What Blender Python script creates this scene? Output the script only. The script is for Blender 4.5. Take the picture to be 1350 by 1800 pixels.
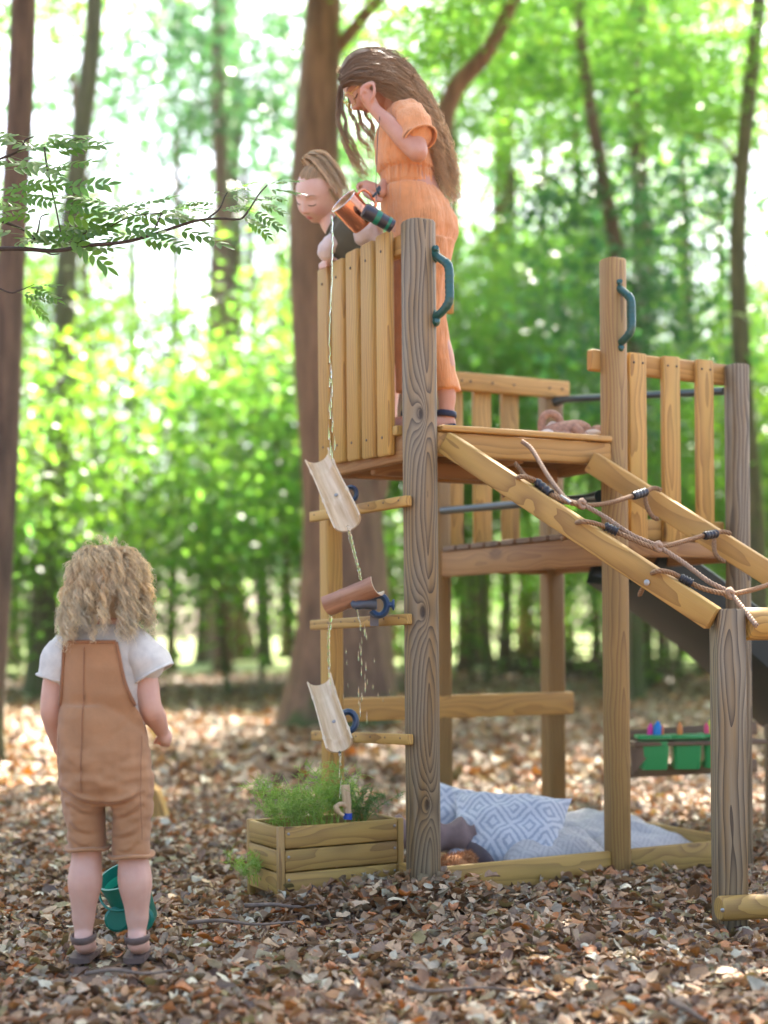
import bpy, bmesh, math, random
import numpy as np
from mathutils import Vector, Matrix
random.seed(7)
RG = np.random.default_rng(7)
for _o in list(bpy.data.objects):
    bpy.data.objects.remove(_o)
SC = bpy.context.scene
COL = SC.collection
R = math.radians

# ------------------------------------------------------------------ camera
F, HY, CX, CH, ROLL = 2650.0, 1115.0, 675.0, 0.765, -0.0085
cam_d = bpy.data.cameras.new('camera')
cam = bpy.data.objects.new('camera', cam_d)
COL.objects.link(cam)
cam_d.sensor_fit = 'HORIZONTAL'
cam_d.sensor_width = 36.0
cam_d.lens = 36.0 * F / 1350.0
cam_d.shift_y = (HY - 900.0) / 1350.0
cam_d.clip_start = 0.05
cam_d.clip_end = 900.0
cam.matrix_world = Matrix.Translation((0, 0, CH)) @ Matrix.Rotation(R(90), 4, 'X') @ Matrix.Rotation(ROLL, 4, 'Z')
cam_d.dof.use_dof = True
cam_d.dof.focus_distance = 4.12
cam_d.dof.aperture_fstop = 2.2
SC.camera = cam

# ------------------------------------------------------------------ sky, sun, exposure
SUN_EL, SUN_AZ = R(53), R(14)          # azimuth measured from +Y towards +X: the sun stands behind the scene
wd = bpy.data.worlds.new('World')
SC.world = wd
wd.use_nodes = True
wn = wd.node_tree
bg = wn.nodes['Background']
sky = wn.nodes.new('ShaderNodeTexSky')
sky.sky_type = 'NISHITA'
sky.sun_disc = False
sky.sun_elevation = SUN_EL
sky.sun_rotation = SUN_AZ
sky.air_density = 0.8
sky.dust_density = 4.0
sky.ozone_density = 1.0
wn.links.new(sky.outputs[0], bg.inputs[0])
bg.inputs[1].default_value = 0.10
sun_d = bpy.data.lights.new('sun', 'SUN')
sun = bpy.data.objects.new('sun', sun_d)
COL.objects.link(sun)
sun_d.energy = 5.0
sun_d.angle = R(0.55)
sun_d.color = (1.0, 0.93, 0.82)
_sd = Vector((math.sin(SUN_AZ) * math.cos(SUN_EL), math.cos(SUN_AZ) * math.cos(SUN_EL), math.sin(SUN_EL)))
sun.rotation_euler = (-_sd).to_track_quat('-Z', 'Y').to_euler()
sun.location = (0, 30, 40)
SC.view_settings.view_transform = 'Standard'
SC.view_settings.look = 'None'
SC.view_settings.exposure = 2.8
SC.view_settings.gamma = 1.0
cy = SC.cycles
cy.use_denoising = True
cy.max_bounces = 7
cy.diffuse_bounces = 4
cy.glossy_bounces = 3
cy.transmission_bounces = 6
cy.transparent_max_bounces = 8
cy.sample_clamp_indirect = 6.0
cy.caustics_reflective = False
cy.caustics_refractive = False

# ------------------------------------------------------------------ helpers
def P(px, py, Y):
    """world point seen at photo pixel (px, py) at distance Y along the view axis"""
    dx, dz = (px - CX) / F * Y, -(py - HY) / F * Y
    return Vector((dx * math.cos(ROLL) - dz * math.sin(ROLL), Y, CH + dx * math.sin(ROLL) + dz * math.cos(ROLL)))

def tag(o, label=None, cat=None, group=None, kind=None):
    if label: o['label'] = label
    if cat: o['category'] = cat
    if group: o['group'] = group
    if kind: o['kind'] = kind
    return o

def empty(name, loc, label=None, cat=None, group=None):
    o = bpy.data.objects.new(name, None)
    o.empty_display_size = 0.1
    o.location = loc
    COL.objects.link(o)
    return tag(o, label, cat, group)

def link(name, me, mat=None, parent=None, M=None):
    """link a mesh; M is its world matrix (identity: the mesh is already in world coordinates)"""
    o = bpy.data.objects.new(name, me)
    COL.objects.link(o)
    M = M or Matrix()
    if parent is not None:
        o.parent = parent
        M = wmat(parent).inverted() @ M
    o.matrix_basis = M
    if mat is not None and not me.materials:
        me.materials.append(mat)
    return o

def wmat(o):
    m = o.matrix_basis.copy()
    while o.parent is not None:
        o = o.parent
        m = o.matrix_basis @ m
    return m

def mesh(name, v, f, smooth=35):
    me = bpy.data.meshes.new(name)
    me.from_pydata([tuple(x) for x in v], [], f)
    me.update()
    if smooth:
        me.polygons.foreach_set('use_smooth', [True] * len(me.polygons))
        if smooth < 180:
            me.set_sharp_from_angle(angle=R(smooth))
    return me

def np_mesh(name, V, Fq, attrs=None, smooth=False):
    """fast mesh from arrays; Fq (n,k); attrs: name -> per-face floats or per-vertex floats"""
    V = np.asarray(V, dtype=np.float32); Fq = np.asarray(Fq, dtype=np.int32)
    me = bpy.data.meshes.new(name)
    n, k = Fq.shape
    me.vertices.add(len(V)); me.vertices.foreach_set('co', V.ravel())
    me.loops.add(n * k); me.loops.foreach_set('vertex_index', Fq.ravel())
    me.polygons.add(n)
    me.polygons.foreach_set('loop_start', np.arange(0, n * k, k, dtype=np.int32))
    me.polygons.foreach_set('loop_total', np.full(n, k, dtype=np.int32))
    if smooth:
        me.polygons.foreach_set('use_smooth', np.ones(n, dtype=bool))
    me.update(calc_edges=True)
    for an, av in (attrs or {}).items():
        dom = 'FACE' if len(av) == n and len(av) != len(V) else 'POINT'
        a = me.attributes.new(an, 'FLOAT', dom)
        a.data.foreach_set('value', np.asarray(av, dtype=np.float32))
    return me

class MB:
    """collects shapes into one mesh"""
    def __init__(s): s.v, s.f = [], []
    def add(s, v, f):
        b = len(s.v); s.v += [Vector(x) for x in v]; s.f += [tuple(i + b for i in q) for q in f]; return s
    def rings(s, rs, cap=True, closed=False):
        n = len(rs[0]); b = len(s.v)
        for r in rs: s.v += [Vector(x) for x in r]
        m = len(rs)
        for i in range(m if closed else m - 1):
            a0, a1 = b + i * n, b + ((i + 1) % m) * n
            for j in range(n):
                s.f.append((a0 + j, a0 + (j + 1) % n, a1 + (j + 1) % n, a1 + j))
        if cap and not closed:
            s.f.append(tuple(b + j for j in reversed(range(n))))
            s.f.append(tuple(b + (m - 1) * n + j for j in range(n)))
        return s
    def tube(s, pts, rad, n=10, cap=True, flat=1.0, closed=False, up=None):
        pts = [Vector(p) for p in pts]
        if not hasattr(rad, '__len__'): rad = [rad] * len(pts)
        rs = []; pn = None
        for i, p in enumerate(pts):
            if closed: t = pts[(i + 1) % len(pts)] - pts[i - 1]
            else: t = pts[min(i + 1, len(pts) - 1)] - pts[max(i - 1, 0)]
            if t.length < 1e-9: t = Vector((0, 0, 1))
            t.normalize()
            if pn is None:
                a = Vector(up) if up is not None else (Vector((0, 0, 1)) if abs(t.z) < .9 else Vector((1, 0, 0)))
                pn = (a - t * a.dot(t)).normalized()
            else:
                q = pn - t * pn.dot(t)
                pn = q.normalized() if q.length > 1e-6 else pn
            bn = t.cross(pn)
            rs.append([p + (pn * math.cos(2 * math.pi * k / n) + bn * math.sin(2 * math.pi * k / n) * flat) * rad[i] for k in range(n)])
        return s.rings(rs, cap, closed)
    def ball(s, c, r, M=None, n=12, m=8):
        c = Vector(c); r = Vector(r) if hasattr(r, '__len__') else Vector((r, r, r))
        rs = []
        for i in range(m + 1):
            th = math.pi * min(max(i / m, .02), .98)
            ring = []
            for j in range(n):
                ph = 2 * math.pi * j / n
                d = Vector((math.sin(th) * math.cos(ph) * r.x, math.sin(th) * math.sin(ph) * r.y, -math.cos(th) * r.z))
                ring.append(c + (M @ d if M is not None else d))
            rs.append(ring)
        return s.rings(rs)
    def box(s, c, sx, sy, sz, M=None):
        c = Vector(c); v = []
        for z in (-1, 1):
            for x, y in ((-1, -1), (1, -1), (1, 1), (-1, 1)):
                d = Vector((x * sx / 2, y * sy / 2, z * sz / 2)); v.append(c + (M @ d if M is not None else d))
        return s.add(v, [(3, 2, 1, 0), (4, 5, 6, 7), (0, 1, 5, 4), (1, 2, 6, 5), (2, 3, 7, 6), (3, 0, 4, 7)])
    def build(s, name, mat=None, parent=None, smooth=35, M=None):
        return link(name, mesh(name, s.v, s.f, smooth), mat, parent, M)

def frame(z, x):
    z = Vector(z).normalized(); x = Vector(x); x = (x - z * x.dot(z)).normalized()
    y = z.cross(x)
    return Matrix((x, y, z)).transposed()

def beam(name, p0, p1, w, t, mat, parent, side=(1, 0, 0), bev=.004, k=2, uneven=0.0):
    """a timber from p0 to p1: local Z runs along it (for the grain), w along 'side', t across"""
    p0, p1 = Vector(p0), Vector(p1); L = (p1 - p0).length
    M3 = frame(p1 - p0, side)
    def sec(z, ins):
        out = []
        for (cx, cy, a0) in ((1, 1, 0), (-1, 1, 90), (-1, -1, 180), (1, -1, 270)):
            for i in range(k + 1):
                a = R(a0 + 90 * i / k)
                out.append(Vector((cx * (w / 2 - bev) + math.cos(a) * (bev - ins), cy * (t / 2 - bev) + math.sin(a) * (bev - ins), z)))
        return out
    e = min(bev, .006)
    nz = max(2, int(L / .25)) if uneven else 1
    rs = [sec(0, e * .7), sec(e, 0)]
    for i in range(1, nz):
        r = sec(L * i / nz, 0); d = Vector((random.uniform(-1, 1), random.uniform(-1, 1), 0)) * uneven
        rs.append([q + d for q in r])
    rs += [sec(L - e, 0), sec(L, e * .7)]
    m = MB().rings(rs)
    M = M3.to_4x4(); M.translation = p0
    return link(name, mesh(name, m.v, m.f, 40), mat, parent, M)

def spline(pts, n=8):
    """Catmull-Rom through pts"""
    pts = [Vector(p) for p in pts]; out = []
    q = [pts[0] * 2 - pts[1]] + pts + [pts[-1] * 2 - pts[-2]]
    for i in range(1, len(q) - 2):
        for k in range(n):
            t = k / n; a, b, c, d = q[i - 1], q[i], q[i + 1], q[i + 2]
            out.append(.5 * ((2 * b) + (c - a) * t + (2 * a - 5 * b + 4 * c - d) * t * t + (3 * b - a - 3 * c + d) * t ** 3))
    out.append(pts[-1]); return out

# ------------------------------------------------------------------ materials
def new_mat(name):
    m = bpy.data.materials.new(name); m.use_nodes = True
    nt = m.node_tree; return m, nt, nt.nodes['Principled BSDF']

def nd(nt, typ, **kw):
    n = nt.nodes.new(typ)
    for k, v in kw.items():
        if k.startswith('i_'):
            n.inputs[int(k[2:])].default_value = v
        else: setattr(n, k, v)
    return n

def ramp(nt, stops, src=None):
    r = nt.nodes.new('ShaderNodeValToRGB'); e = r.color_ramp.elements
    while len(e) < len(stops): e.new(.5)
    for el, (p, c) in zip(e, stops):
        el.position = p; el.color = (*c, 1) if len(c) == 3 else c
    if src is not None: nt.links.new(src, r.inputs[0])
    return r

def mathn(nt, op, a, b=None, c=None):
    n = nt.nodes.new('ShaderNodeMath'); n.operation = op
    for i, x in enumerate((a, b, c)):
        if x is None: continue
        if isinstance(x, (int, float)): n.inputs[i].default_value = x
        else: nt.links.new(x, n.inputs[i])
    return n.outputs[0]

def mixc(nt, fac, a, b, blend='MIX'):
    n = nt.nodes.new('ShaderNodeMix'); n.data_type = 'RGBA'; n.blend_type = blend
    for s, x in ((n.inputs[0], fac), (n.inputs[6], a), (n.inputs[7], b)):
        if isinstance(x, (int, float)): s.default_value = x
        elif isinstance(x, (tuple, list)): s.default_value = (*x, 1) if len(x) == 3 else x
        else: nt.links.new(x, s)
    return n.outputs[2]

def plain(name, col, rough=.6, metal=0.0, noise=0.0, nscale=30., bump=0.0, bscale=200., sheen=0.0, coat=0.0, sss=0.0, trans=0.0):
    m, nt, b = new_mat(name)
    b.inputs['Base Color'].default_value = (*col, 1); b.inputs['Roughness'].default_value = rough
    b.inputs['Metallic'].default_value = metal
    if sheen: b.inputs['Sheen Weight'].default_value = sheen
    if coat: b.inputs['Coat Weight'].default_value = coat
    if trans: b.inputs['Transmission Weight'].default_value = trans
    if sss:
        b.inputs['Subsurface Weight'].default_value = sss; b.inputs['Subsurface Radius'].default_value = (.012, .005, .003)
    tc = nd(nt, 'ShaderNodeTexCoord')
    if noise:
        nz = nd(nt, 'ShaderNodeTexNoise'); nz.inputs['Scale'].default_value = nscale; nz.inputs['Detail'].default_value = 5
        nt.links.new(tc.outputs['Object'], nz.inputs['Vector'])
        d = tuple(c * (1 - noise) for c in col); l = tuple(min(1, c * (1 + noise)) for c in col)
        r = ramp(nt, [(.3, d), (.7, l)], nz.outputs[0]); nt.links.new(r.outputs[0], b.inputs['Base Color'])
    if bump:
        n2 = nd(nt, 'ShaderNodeTexNoise'); n2.inputs['Scale'].default_value = bscale; n2.inputs['Detail'].default_value = 3
        nt.links.new(tc.outputs['Object'], n2.inputs['Vector'])
        bp = nd(nt, 'ShaderNodeBump'); bp.inputs['Strength'].default_value = bump; bp.inputs['Distance'].default_value = .004
        nt.links.new(n2.outputs[0], bp.inputs['Height']); nt.links.new(bp.outputs[0], b.inputs['Normal'])
    return m

def wood(name, light, dark, ring=150., contrast=.5, knots=.5, grey=0.0, bump=.25, pith=.05, green=0.0, at=()):
    """sawn timber: growth rings about a pith along local Z, bent by knots; grey = weathered silver patches"""
    m, nt, b = new_mat(name); L = nt.links
    tc = nd(nt, 'ShaderNodeTexCoord'); oi = nd(nt, 'ShaderNodeObjectInfo')
    off = nd(nt, 'ShaderNodeCombineXYZ')
    r1 = mathn(nt, 'MULTIPLY', oi.outputs['Random'], 37.0)
    L.new(r1, off.inputs[2])
    v0 = nd(nt, 'ShaderNodeVectorMath', operation='ADD'); L.new(tc.outputs['Object'], v0.inputs[0]); L.new(off.outputs[0], v0.inputs[1])
    # slow wander of the grain
    mp = nd(nt, 'ShaderNodeMapping'); mp.inputs['Scale'].default_value = (9, 9, 1.6); L.new(v0.outputs[0], mp.inputs[0])
    n1 = nd(nt, 'ShaderNodeTexNoise'); n1.inputs['Scale'].default_value = 1.0; n1.inputs['Detail'].default_value = 2.5; L.new(mp.outputs[0], n1.inputs[0])
    # knots
    mk = nd(nt, 'ShaderNodeMapping'); mk.inputs['Scale'].default_value = (7, 7, 3.2); L.new(v0.outputs[0], mk.inputs[0])
    vk = nd(nt, 'ShaderNodeTexVoronoi'); vk.inputs['Scale'].default_value = 1.0; L.new(mk.outputs[0], vk.inputs[0])
    kd = mathn(nt, 'POWER', mathn(nt, 'SUBTRACT', 1.0, mathn(nt, 'MINIMUM', mathn(nt, 'MULTIPLY', vk.outputs['Distance'], 1.9), 1.0)), 2.2)
    # ring distance
    sx = nd(nt, 'ShaderNodeSeparateXYZ'); L.new(tc.outputs['Object'], sx.inputs[0])
    ox = mathn(nt, 'ADD', sx.outputs[0], mathn(nt, 'MULTIPLY_ADD', oi.outputs['Random'], pith * 1.2, -pith * .6))
    oy = mathn(nt, 'ADD', sx.outputs[1], pith)
    rad = mathn(nt, 'SQRT', mathn(nt, 'ADD', mathn(nt, 'MULTIPLY', ox, ox), mathn(nt, 'MULTIPLY', oy, oy)))
    rad = mathn(nt, 'ADD', rad, mathn(nt, 'MULTIPLY', n1.outputs[0], .075))
    rad = mathn(nt, 'ADD', rad, mathn(nt, 'MULTIPLY', kd, .06 * knots))
    kk = None
    for (kx, ky, kz, kr) in at:          # knots at known places
        vs = nd(nt, 'ShaderNodeVectorMath', operation='SUBTRACT'); L.new(tc.outputs['Object'], vs.inputs[0]); vs.inputs[1].default_value = (kx, ky, kz)
        vm = nd(nt, 'ShaderNodeVectorMath', operation='MULTIPLY'); L.new(vs.outputs[0], vm.inputs[0]); vm.inputs[1].default_value = (1 / kr, 1 / kr, .42 / kr)
        vl = nd(nt, 'ShaderNodeVectorMath', operation='LENGTH'); L.new(vm.outputs[0], vl.inputs[0])
        e = mathn(nt, 'EXPONENT', mathn(nt, 'MULTIPLY', vl.outputs['Value'], -1.0))
        rad = mathn(nt, 'ADD', rad, mathn(nt, 'MULTIPLY', e, .085))
        kk = e if kk is None else mathn(nt, 'MAXIMUM', kk, e)
    fr = mathn(nt, 'FRACT', mathn(nt, 'MULTIPLY', rad, ring))
    late = mathn(nt, 'POWER', fr, 2.2)
    # fine fibres
    mf = nd(nt, 'ShaderNodeMapping'); mf.inputs['Scale'].default_value = (420, 420, 9); L.new(v0.outputs[0], mf.inputs[0])
    nf = nd(nt, 'ShaderNodeTexNoise'); nf.inputs['Scale'].default_value = 1.0; nf.inputs['Detail'].default_value = 2; L.new(mf.outputs[0], nf.inputs[0])
    fac = mathn(nt, 'ADD', mathn(nt, 'MULTIPLY', late, contrast), mathn(nt, 'MULTIPLY_ADD', nf.outputs[0], .35, -.17))
    col = mixc(nt, fac, light, dark)
    # board to board and patch to patch
    nb = nd(nt, 'ShaderNodeTexNoise'); nb.inputs['Scale'].default_value = 1.0; nb.inputs['Detail'].default_value = 3
    mb_ = nd(nt, 'ShaderNodeMapping'); mb_.inputs['Scale'].default_value = (14, 14, 3); L.new(v0.outputs[0], mb_.inputs[0]); L.new(mb_.outputs[0], nb.inputs[0])
    hs = nd(nt, 'ShaderNodeHueSaturation'); L.new(col, hs.inputs['Color'])
    L.new(mathn(nt, 'MULTIPLY_ADD', oi.outputs['Random'], .25, mathn(nt, 'MULTIPLY_ADD', nb.outputs[0], .35, .70)), hs.inputs['Value'])
    col = hs.outputs[0]
    if green:
        gr = ramp(nt, [(.45, (0, 0, 0)), (.7, (green, green, green))], nb.outputs[0]); col = mixc(nt, gr.outputs[0], col, (light[0] * .62, light[1] * .8, light[2] * .6))
    if grey:
        ng = nd(nt, 'ShaderNodeTexNoise'); ng.inputs['Scale'].default_value = 1.0; ng.inputs['Detail'].default_value = 4
        mg = nd(nt, 'ShaderNodeMapping'); mg.inputs['Scale'].default_value = (30, 30, 2.4); L.new(v0.outputs[0], mg.inputs[0]); L.new(mg.outputs[0], ng.inputs[0])
        gr = ramp(nt, [(.36, (0, 0, 0)), (.56, (grey, grey, grey))], ng.outputs[0])
        gcol = mixc(nt, late, (.29, .245, .165), (.075, .054, .033))
        col = mixc(nt, gr.outputs[0], col, gcol)
    kc = ramp(nt, [(.42, (0, 0, 0)), (.62, (knots, knots, knots))], kd)
    col = mixc(nt, kc.outputs[0], col, (dark[0] * .35, dark[1] * .3, dark[2] * .3))
    if kk is not None:
        k2 = ramp(nt, [(.70, (0, 0, 0)), (.86, (.9, .9, .9))], kk); col = mixc(nt, k2.outputs[0], col, (dark[0] * .5, dark[1] * .45, dark[2] * .4))
    L.new(col, b.inputs['Base Color'])
    b.inputs['Roughness'].default_value = .62
    bp = nd(nt, 'ShaderNodeBump'); bp.inputs['Strength'].default_value = bump; bp.inputs['Distance'].default_value = .003
    L.new(mathn(nt, 'ADD', mathn(nt, 'MULTIPLY', late, -1.0), mathn(nt, 'MULTIPLY', nf.outputs[0], .8)), bp.inputs['Height'])
    L.new(bp.outputs[0], b.inputs['Normal'])
    return m

def leafmat(name, cols, rough=.45, transl=.45, attr='rnd', spec=.5, tv=2.5, mott=0.0):
    """thin leaves: reflected plus transmitted light, colour picked per leaf"""
    m, nt, b = new_mat(name); L = nt.links
    at = nd(nt, 'ShaderNodeAttribute', attribute_name=attr)
    oi = nd(nt, 'ShaderNodeObjectInfo')
    f = mathn(nt, 'FRACT', mathn(nt, 'ADD', at.outputs['Fac'], mathn(nt, 'MULTIPLY', oi.outputs['Random'], .3)))
    n = len(cols)
    r = ramp(nt, [(i / max(1, n - 1), c) for i, c in enumerate(cols)], f)
    col = r.outputs[0]
    if mott:
        tc = nd(nt, 'ShaderNodeTexCoord'); n1 = nd(nt, 'ShaderNodeTexNoise'); n1.inputs['Scale'].default_value = 75; n1.inputs['Detail'].default_value = 6; n1.inputs['Roughness'].default_value = .7
        L.new(tc.outputs['Object'], n1.inputs[0])
        h2 = nd(nt, 'ShaderNodeHueSaturation'); L.new(col, h2.inputs['Color']); L.new(mathn(nt, 'MULTIPLY_ADD', n1.outputs[0], mott * 2, 1 - mott), h2.inputs['Value']); col = h2.outputs[0]
        bp = nd(nt, 'ShaderNodeBump'); bp.inputs['Strength'].default_value = .7; bp.inputs['Distance'].default_value = .006; L.new(n1.outputs[0], bp.inputs['Height']); L.new(bp.outputs[0], b.inputs['Normal'])
    L.new(col, b.inputs['Base Color']); b.inputs['Roughness'].default_value = rough
    b.inputs['Specular IOR Level'].default_value = spec
    if transl:
        tr = nd(nt, 'ShaderNodeBsdfTranslucent'); mx = nd(nt, 'ShaderNodeMixShader'); mx.inputs[0].default_value = transl
        hs = nd(nt, 'ShaderNodeHueSaturation'); hs.inputs['Saturation'].default_value = 1.15; hs.inputs['Value'].default_value = tv
        L.new(r.outputs[0], hs.inputs['Color']); L.new(hs.outputs[0], tr.inputs[0])
        L.new(b.outputs[0], mx.inputs[1]); L.new(tr.outputs[0], mx.inputs[2])
        L.new(mx.outputs[0], nt.nodes['Material Output'].inputs[0])
    return m

M_SLAT = wood('wood_slat', (.55, .315, .075), (.28, .135, .03), ring=95, contrast=.9, knots=.95, green=.35)
M_BEAM = wood('wood_beam', (.54, .30, .075), (.30, .145, .036), ring=85, contrast=.7, knots=.6)
M_RED = wood('wood_red', (.37, .19, .06), (.20, .085, .028), ring=90, contrast=.6, knots=.5)
M_POST = wood('wood_post', (.37, .22, .066), (.17, .09, .028), ring=95, contrast=.8, knots=.6)
M_GREY = wood('wood_weathered', (.29, .18, .068), (.065, .040, .019), ring=80, contrast=1.0, knots=.8, grey=.6, bump=.6)
M_GREYA = wood('wood_weathered_knotty', (.29, .18, .068), (.06, .037, .018), ring=85, contrast=1.0, knots=.2, grey=.6, bump=.7, at=((-.022, -.045, 1.535, .03), (-.02, -.045, .95, .032), (-.012, -.045, .38, .028)))
M_PLANT = wood('wood_planter', (.44, .262, .062), (.23, .12, .03), ring=90, contrast=.85, knots=.9, green=.35)
M_DARKW = wood('wood_dark', (.20, .12, .06), (.10, .055, .03), ring=90, contrast=.6, knots=.4)
M_GREEN = plain('green_plastic', (.008, .075, .06), .28, coat=.3)
M_STEEL = plain('screw_steel', (.35, .33, .30), .4, .9)
M_SCREW = plain('screw_dark', (.09, .07, .05), .6)
M_TUBE = plain('dark_tube', (.012, .035, .045), .3, coat=.2)
M_BLACK = plain('black_plastic', (.018, .018, .022), .45)
# ------------------------------------------------------------------ ground
def hgt(x, y):
    return -.045 + .012 * math.sin(x * 2.1 + 1) * math.cos(y * 1.7) + .008 * math.sin(x * 5.3 + y * 3.1)
def hgt_np(x, y):
    return -.045 + .012 * np.sin(x * 2.1 + 1) * np.cos(y * 1.7) + .008 * np.sin(x * 5.3 + y * 3.1)

def ground_mat():
    m, nt, b = new_mat('forest_soil'); L = nt.links
    tc = nd(nt, 'ShaderNodeTexCoord')
    v = nd(nt, 'ShaderNodeTexVoronoi'); v.inputs['Scale'].default_value = 16; v.inputs['Randomness'].default_value = 1
    L.new(tc.outputs['Object'], v.inputs[0])
    c = ramp(nt, [(0, (.055, .03, .018)), (.3, (.13, .075, .042)), (.55, (.21, .135, .085)), (.8, (.17, .105, .075)), (1, (.30, .22, .16))], None)
    sep = nd(nt, 'ShaderNodeSeparateColor'); L.new(v.outputs['Color'], sep.inputs[0]); L.new(sep.outputs[0], c.inputs[0])
    L.new(c.outputs[0], b.inputs['Base Color']); b.inputs['Roughness'].default_value = .8
    bp = nd(nt, 'ShaderNodeBump'); bp.inputs['Strength'].default_value = .8; bp.inputs['Distance'].default_value = .03
    L.new(sep.outputs[1], bp.inputs['Height']); L.new(bp.outputs[0], b.inputs['Normal'])
    return m

def grid_sheet(name, xs, ys, zf, mat):
    xs, ys = np.array(xs), np.array(ys)
    X, Y = np.meshgrid(xs, ys); Z = zf(X, Y)
    V = np.stack([X.ravel(), Y.ravel(), Z.ravel()], 1); nx = len(xs)
    i = np.arange((len(ys) - 1) * (nx - 1)); r, c = i // (nx - 1), i % (nx - 1)
    a = r * nx + c
    o = link(name, np_mesh(name, V, np.stack([a, a + 1, a + nx + 1, a + nx], 1), smooth=True), mat)
    return o
xs = np.concatenate([np.linspace(-300, -14, 20), np.linspace(-12, 12, 121), np.linspace(14, 300, 20)])
ys = np.concatenate([np.linspace(-200, 0, 10), np.linspace(1, 30, 146), np.linspace(32, 400, 40)])
g = grid_sheet('ground', xs, ys, lambda x, y: -.045 + (hgt_np(x, y) + .045) * np.clip((60 - np.abs(y)) / 40, 0, 1), ground_mat())
tag(g, kind='structure')
# the open meadow beyond the wood
def meadow_mat():
    m, nt, b = new_mat('meadow_grass'); tc = nd(nt, 'ShaderNodeTexCoord')
    n = nd(nt, 'ShaderNodeTexNoise'); n.inputs['Scale'].default_value = .6; n.inputs['Detail'].default_value = 6
    nt.links.new(tc.outputs['Object'], n.inputs[0])
    r = ramp(nt, [(.3, (.13, .19, .04)), (.7, (.28, .32, .09))], n.outputs[0]); nt.links.new(r.outputs[0], b.inputs['Base Color'])
    b.inputs['Roughness'].default_value = .9
    return m
mw = grid_sheet('meadow', np.linspace(-290, 290, 30), np.concatenate([np.linspace(31, 46, 16), np.linspace(50, 395, 36)]), lambda x, y: -.03 + .10 * np.clip((y - 31) / 12, 0, 1) + .02 * np.sin(x * .9) * np.clip((y - 31) / 6, 0, 1), meadow_mat())
tag(mw, kind='structure')

# ------------------------------------------------------------------ leaf litter: curled oak leaves, one uncountable layer
def litter(name, n, area, size, seed, lobes, z0=0.004, pile=None):
    rg = np.random.default_rng(seed)
    # leaf outlines: a midrib strip with two lobed halves, curled along and across
    if lobes:
        st = np.array([0, .18, .40, .62, .86, 1.0])
        wv = np.array([.05, .25, .25, .36, .28, .08])
    else:
        st = np.linspace(0, 1, 3); wv = np.array([.07, .40, .05])
    k = len(st)
    x0, x1, y0, y1, dens = area
    yy = y0 + (y1 - y0) * rg.random(n * 3) ** dens
    xx = (rg.random(n * 3) * 2 - 1) * (x0 + x1 * yy)
    if pile is None: sel = np.arange(n * 3)[:n]
    else: sel = np.arange(n * 3)[:n]
    xx, yy = xx[sel], yy[sel]
    if pile is not None:
        m = rg.random(n) < pile[0]
        idx = rg.integers(0, len(pile[1]), n); pp = np.array(pile[1])[idx]
        xx = np.where(m, pp[:, 0] + rg.normal(0, pp[:, 2]), xx); yy = np.where(m, pp[:, 1] + rg.normal(0, pp[:, 2] * .8), yy)
    S = size * (0.40 + 1.15 * rg.random(n) ** 1.7)
    az = rg.random(n) * 6.283; tilt = rg.normal(0, .34, n); roll = rg.normal(0, .38, n)
    curl = rg.normal(0, 1.1, n); fold = rg.normal(.35, .5, n)
    wob = 1 + .16 * rg.normal(0, 1, (n, k, 2))
    L = st[None, :] - .5
    ang = curl[:, None] * L * 1.6
    lx = np.where(np.abs(curl[:, None]) > .05, np.sin(ang) / (curl[:, None] * 1.6 + 1e-9), L)
    lz = np.where(np.abs(curl[:, None]) > .05, (1 - np.cos(ang)) / (curl[:, None] * 1.6 + 1e-9), 0 * L)
    W = wv[None, :, None] * wob * np.array([1, -1])[None, None, :]
    P3 = np.zeros((n, k, 3, 3))
    P3[:, :, 1, 0] = lx; P3[:, :, 1, 2] = lz
    for j, s in ((0, 0), (2, 1)):
        P3[:, :, j, 0] = lx + .03 * rg.normal(0, 1, (n, k)); P3[:, :, j, 1] = W[:, :, s] * np.cos(fold)[:, None]
        P3[:, :, j, 2] = lz + np.abs(W[:, :, s]) * np.sin(fold)[:, None]
    P3 *= S[:, None, None, None]
    def rot(A, i, j, a):
        c, s = np.cos(a)[:, None, None], np.sin(a)[:, None, None]
        u, v = A[..., i].copy(), A[..., j].copy(); A[..., i] = c * u - s * v; A[..., j] = s * u + c * v
    rot(P3, 1, 2, roll); rot(P3, 0, 2, tilt); rot(P3, 0, 1, az)
    low = P3[..., 2].min(axis=(1, 2))
    zz = hgt_np(xx, yy) + z0 + rg.random(n) ** 2 * .022 * size / .05 - low * .55
    if pile is not None: zz = zz + np.where(m, pp[:, 3] * rg.random(n), 0)
    for hx, hy, hr in HOLLOW: zz = zz - .012 * np.exp(-(((xx - hx) ** 2 + (yy - hy) ** 2) / hr ** 2) ** 2)
    P3[..., 0] += xx[:, None, None]; P3[..., 1] += yy[:, None, None]; P3[..., 2] += zz[:, None, None]
    V = P3.reshape(-1, 3)
    q = []
    for i in range(k - 1):
        for j in range(2):
            a = i * 3 + j; q.append((a, a + 3, a + 4, a + 1))
    q = np.array(q); Fq = (np.arange(n)[:, None, None] * k * 3 + q[None]).reshape(-1, 4)
    rnd = np.repeat(rg.random(n), len(q))
    return np_mesh(name, V, Fq, {'rnd': rnd}, smooth=True)

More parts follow.
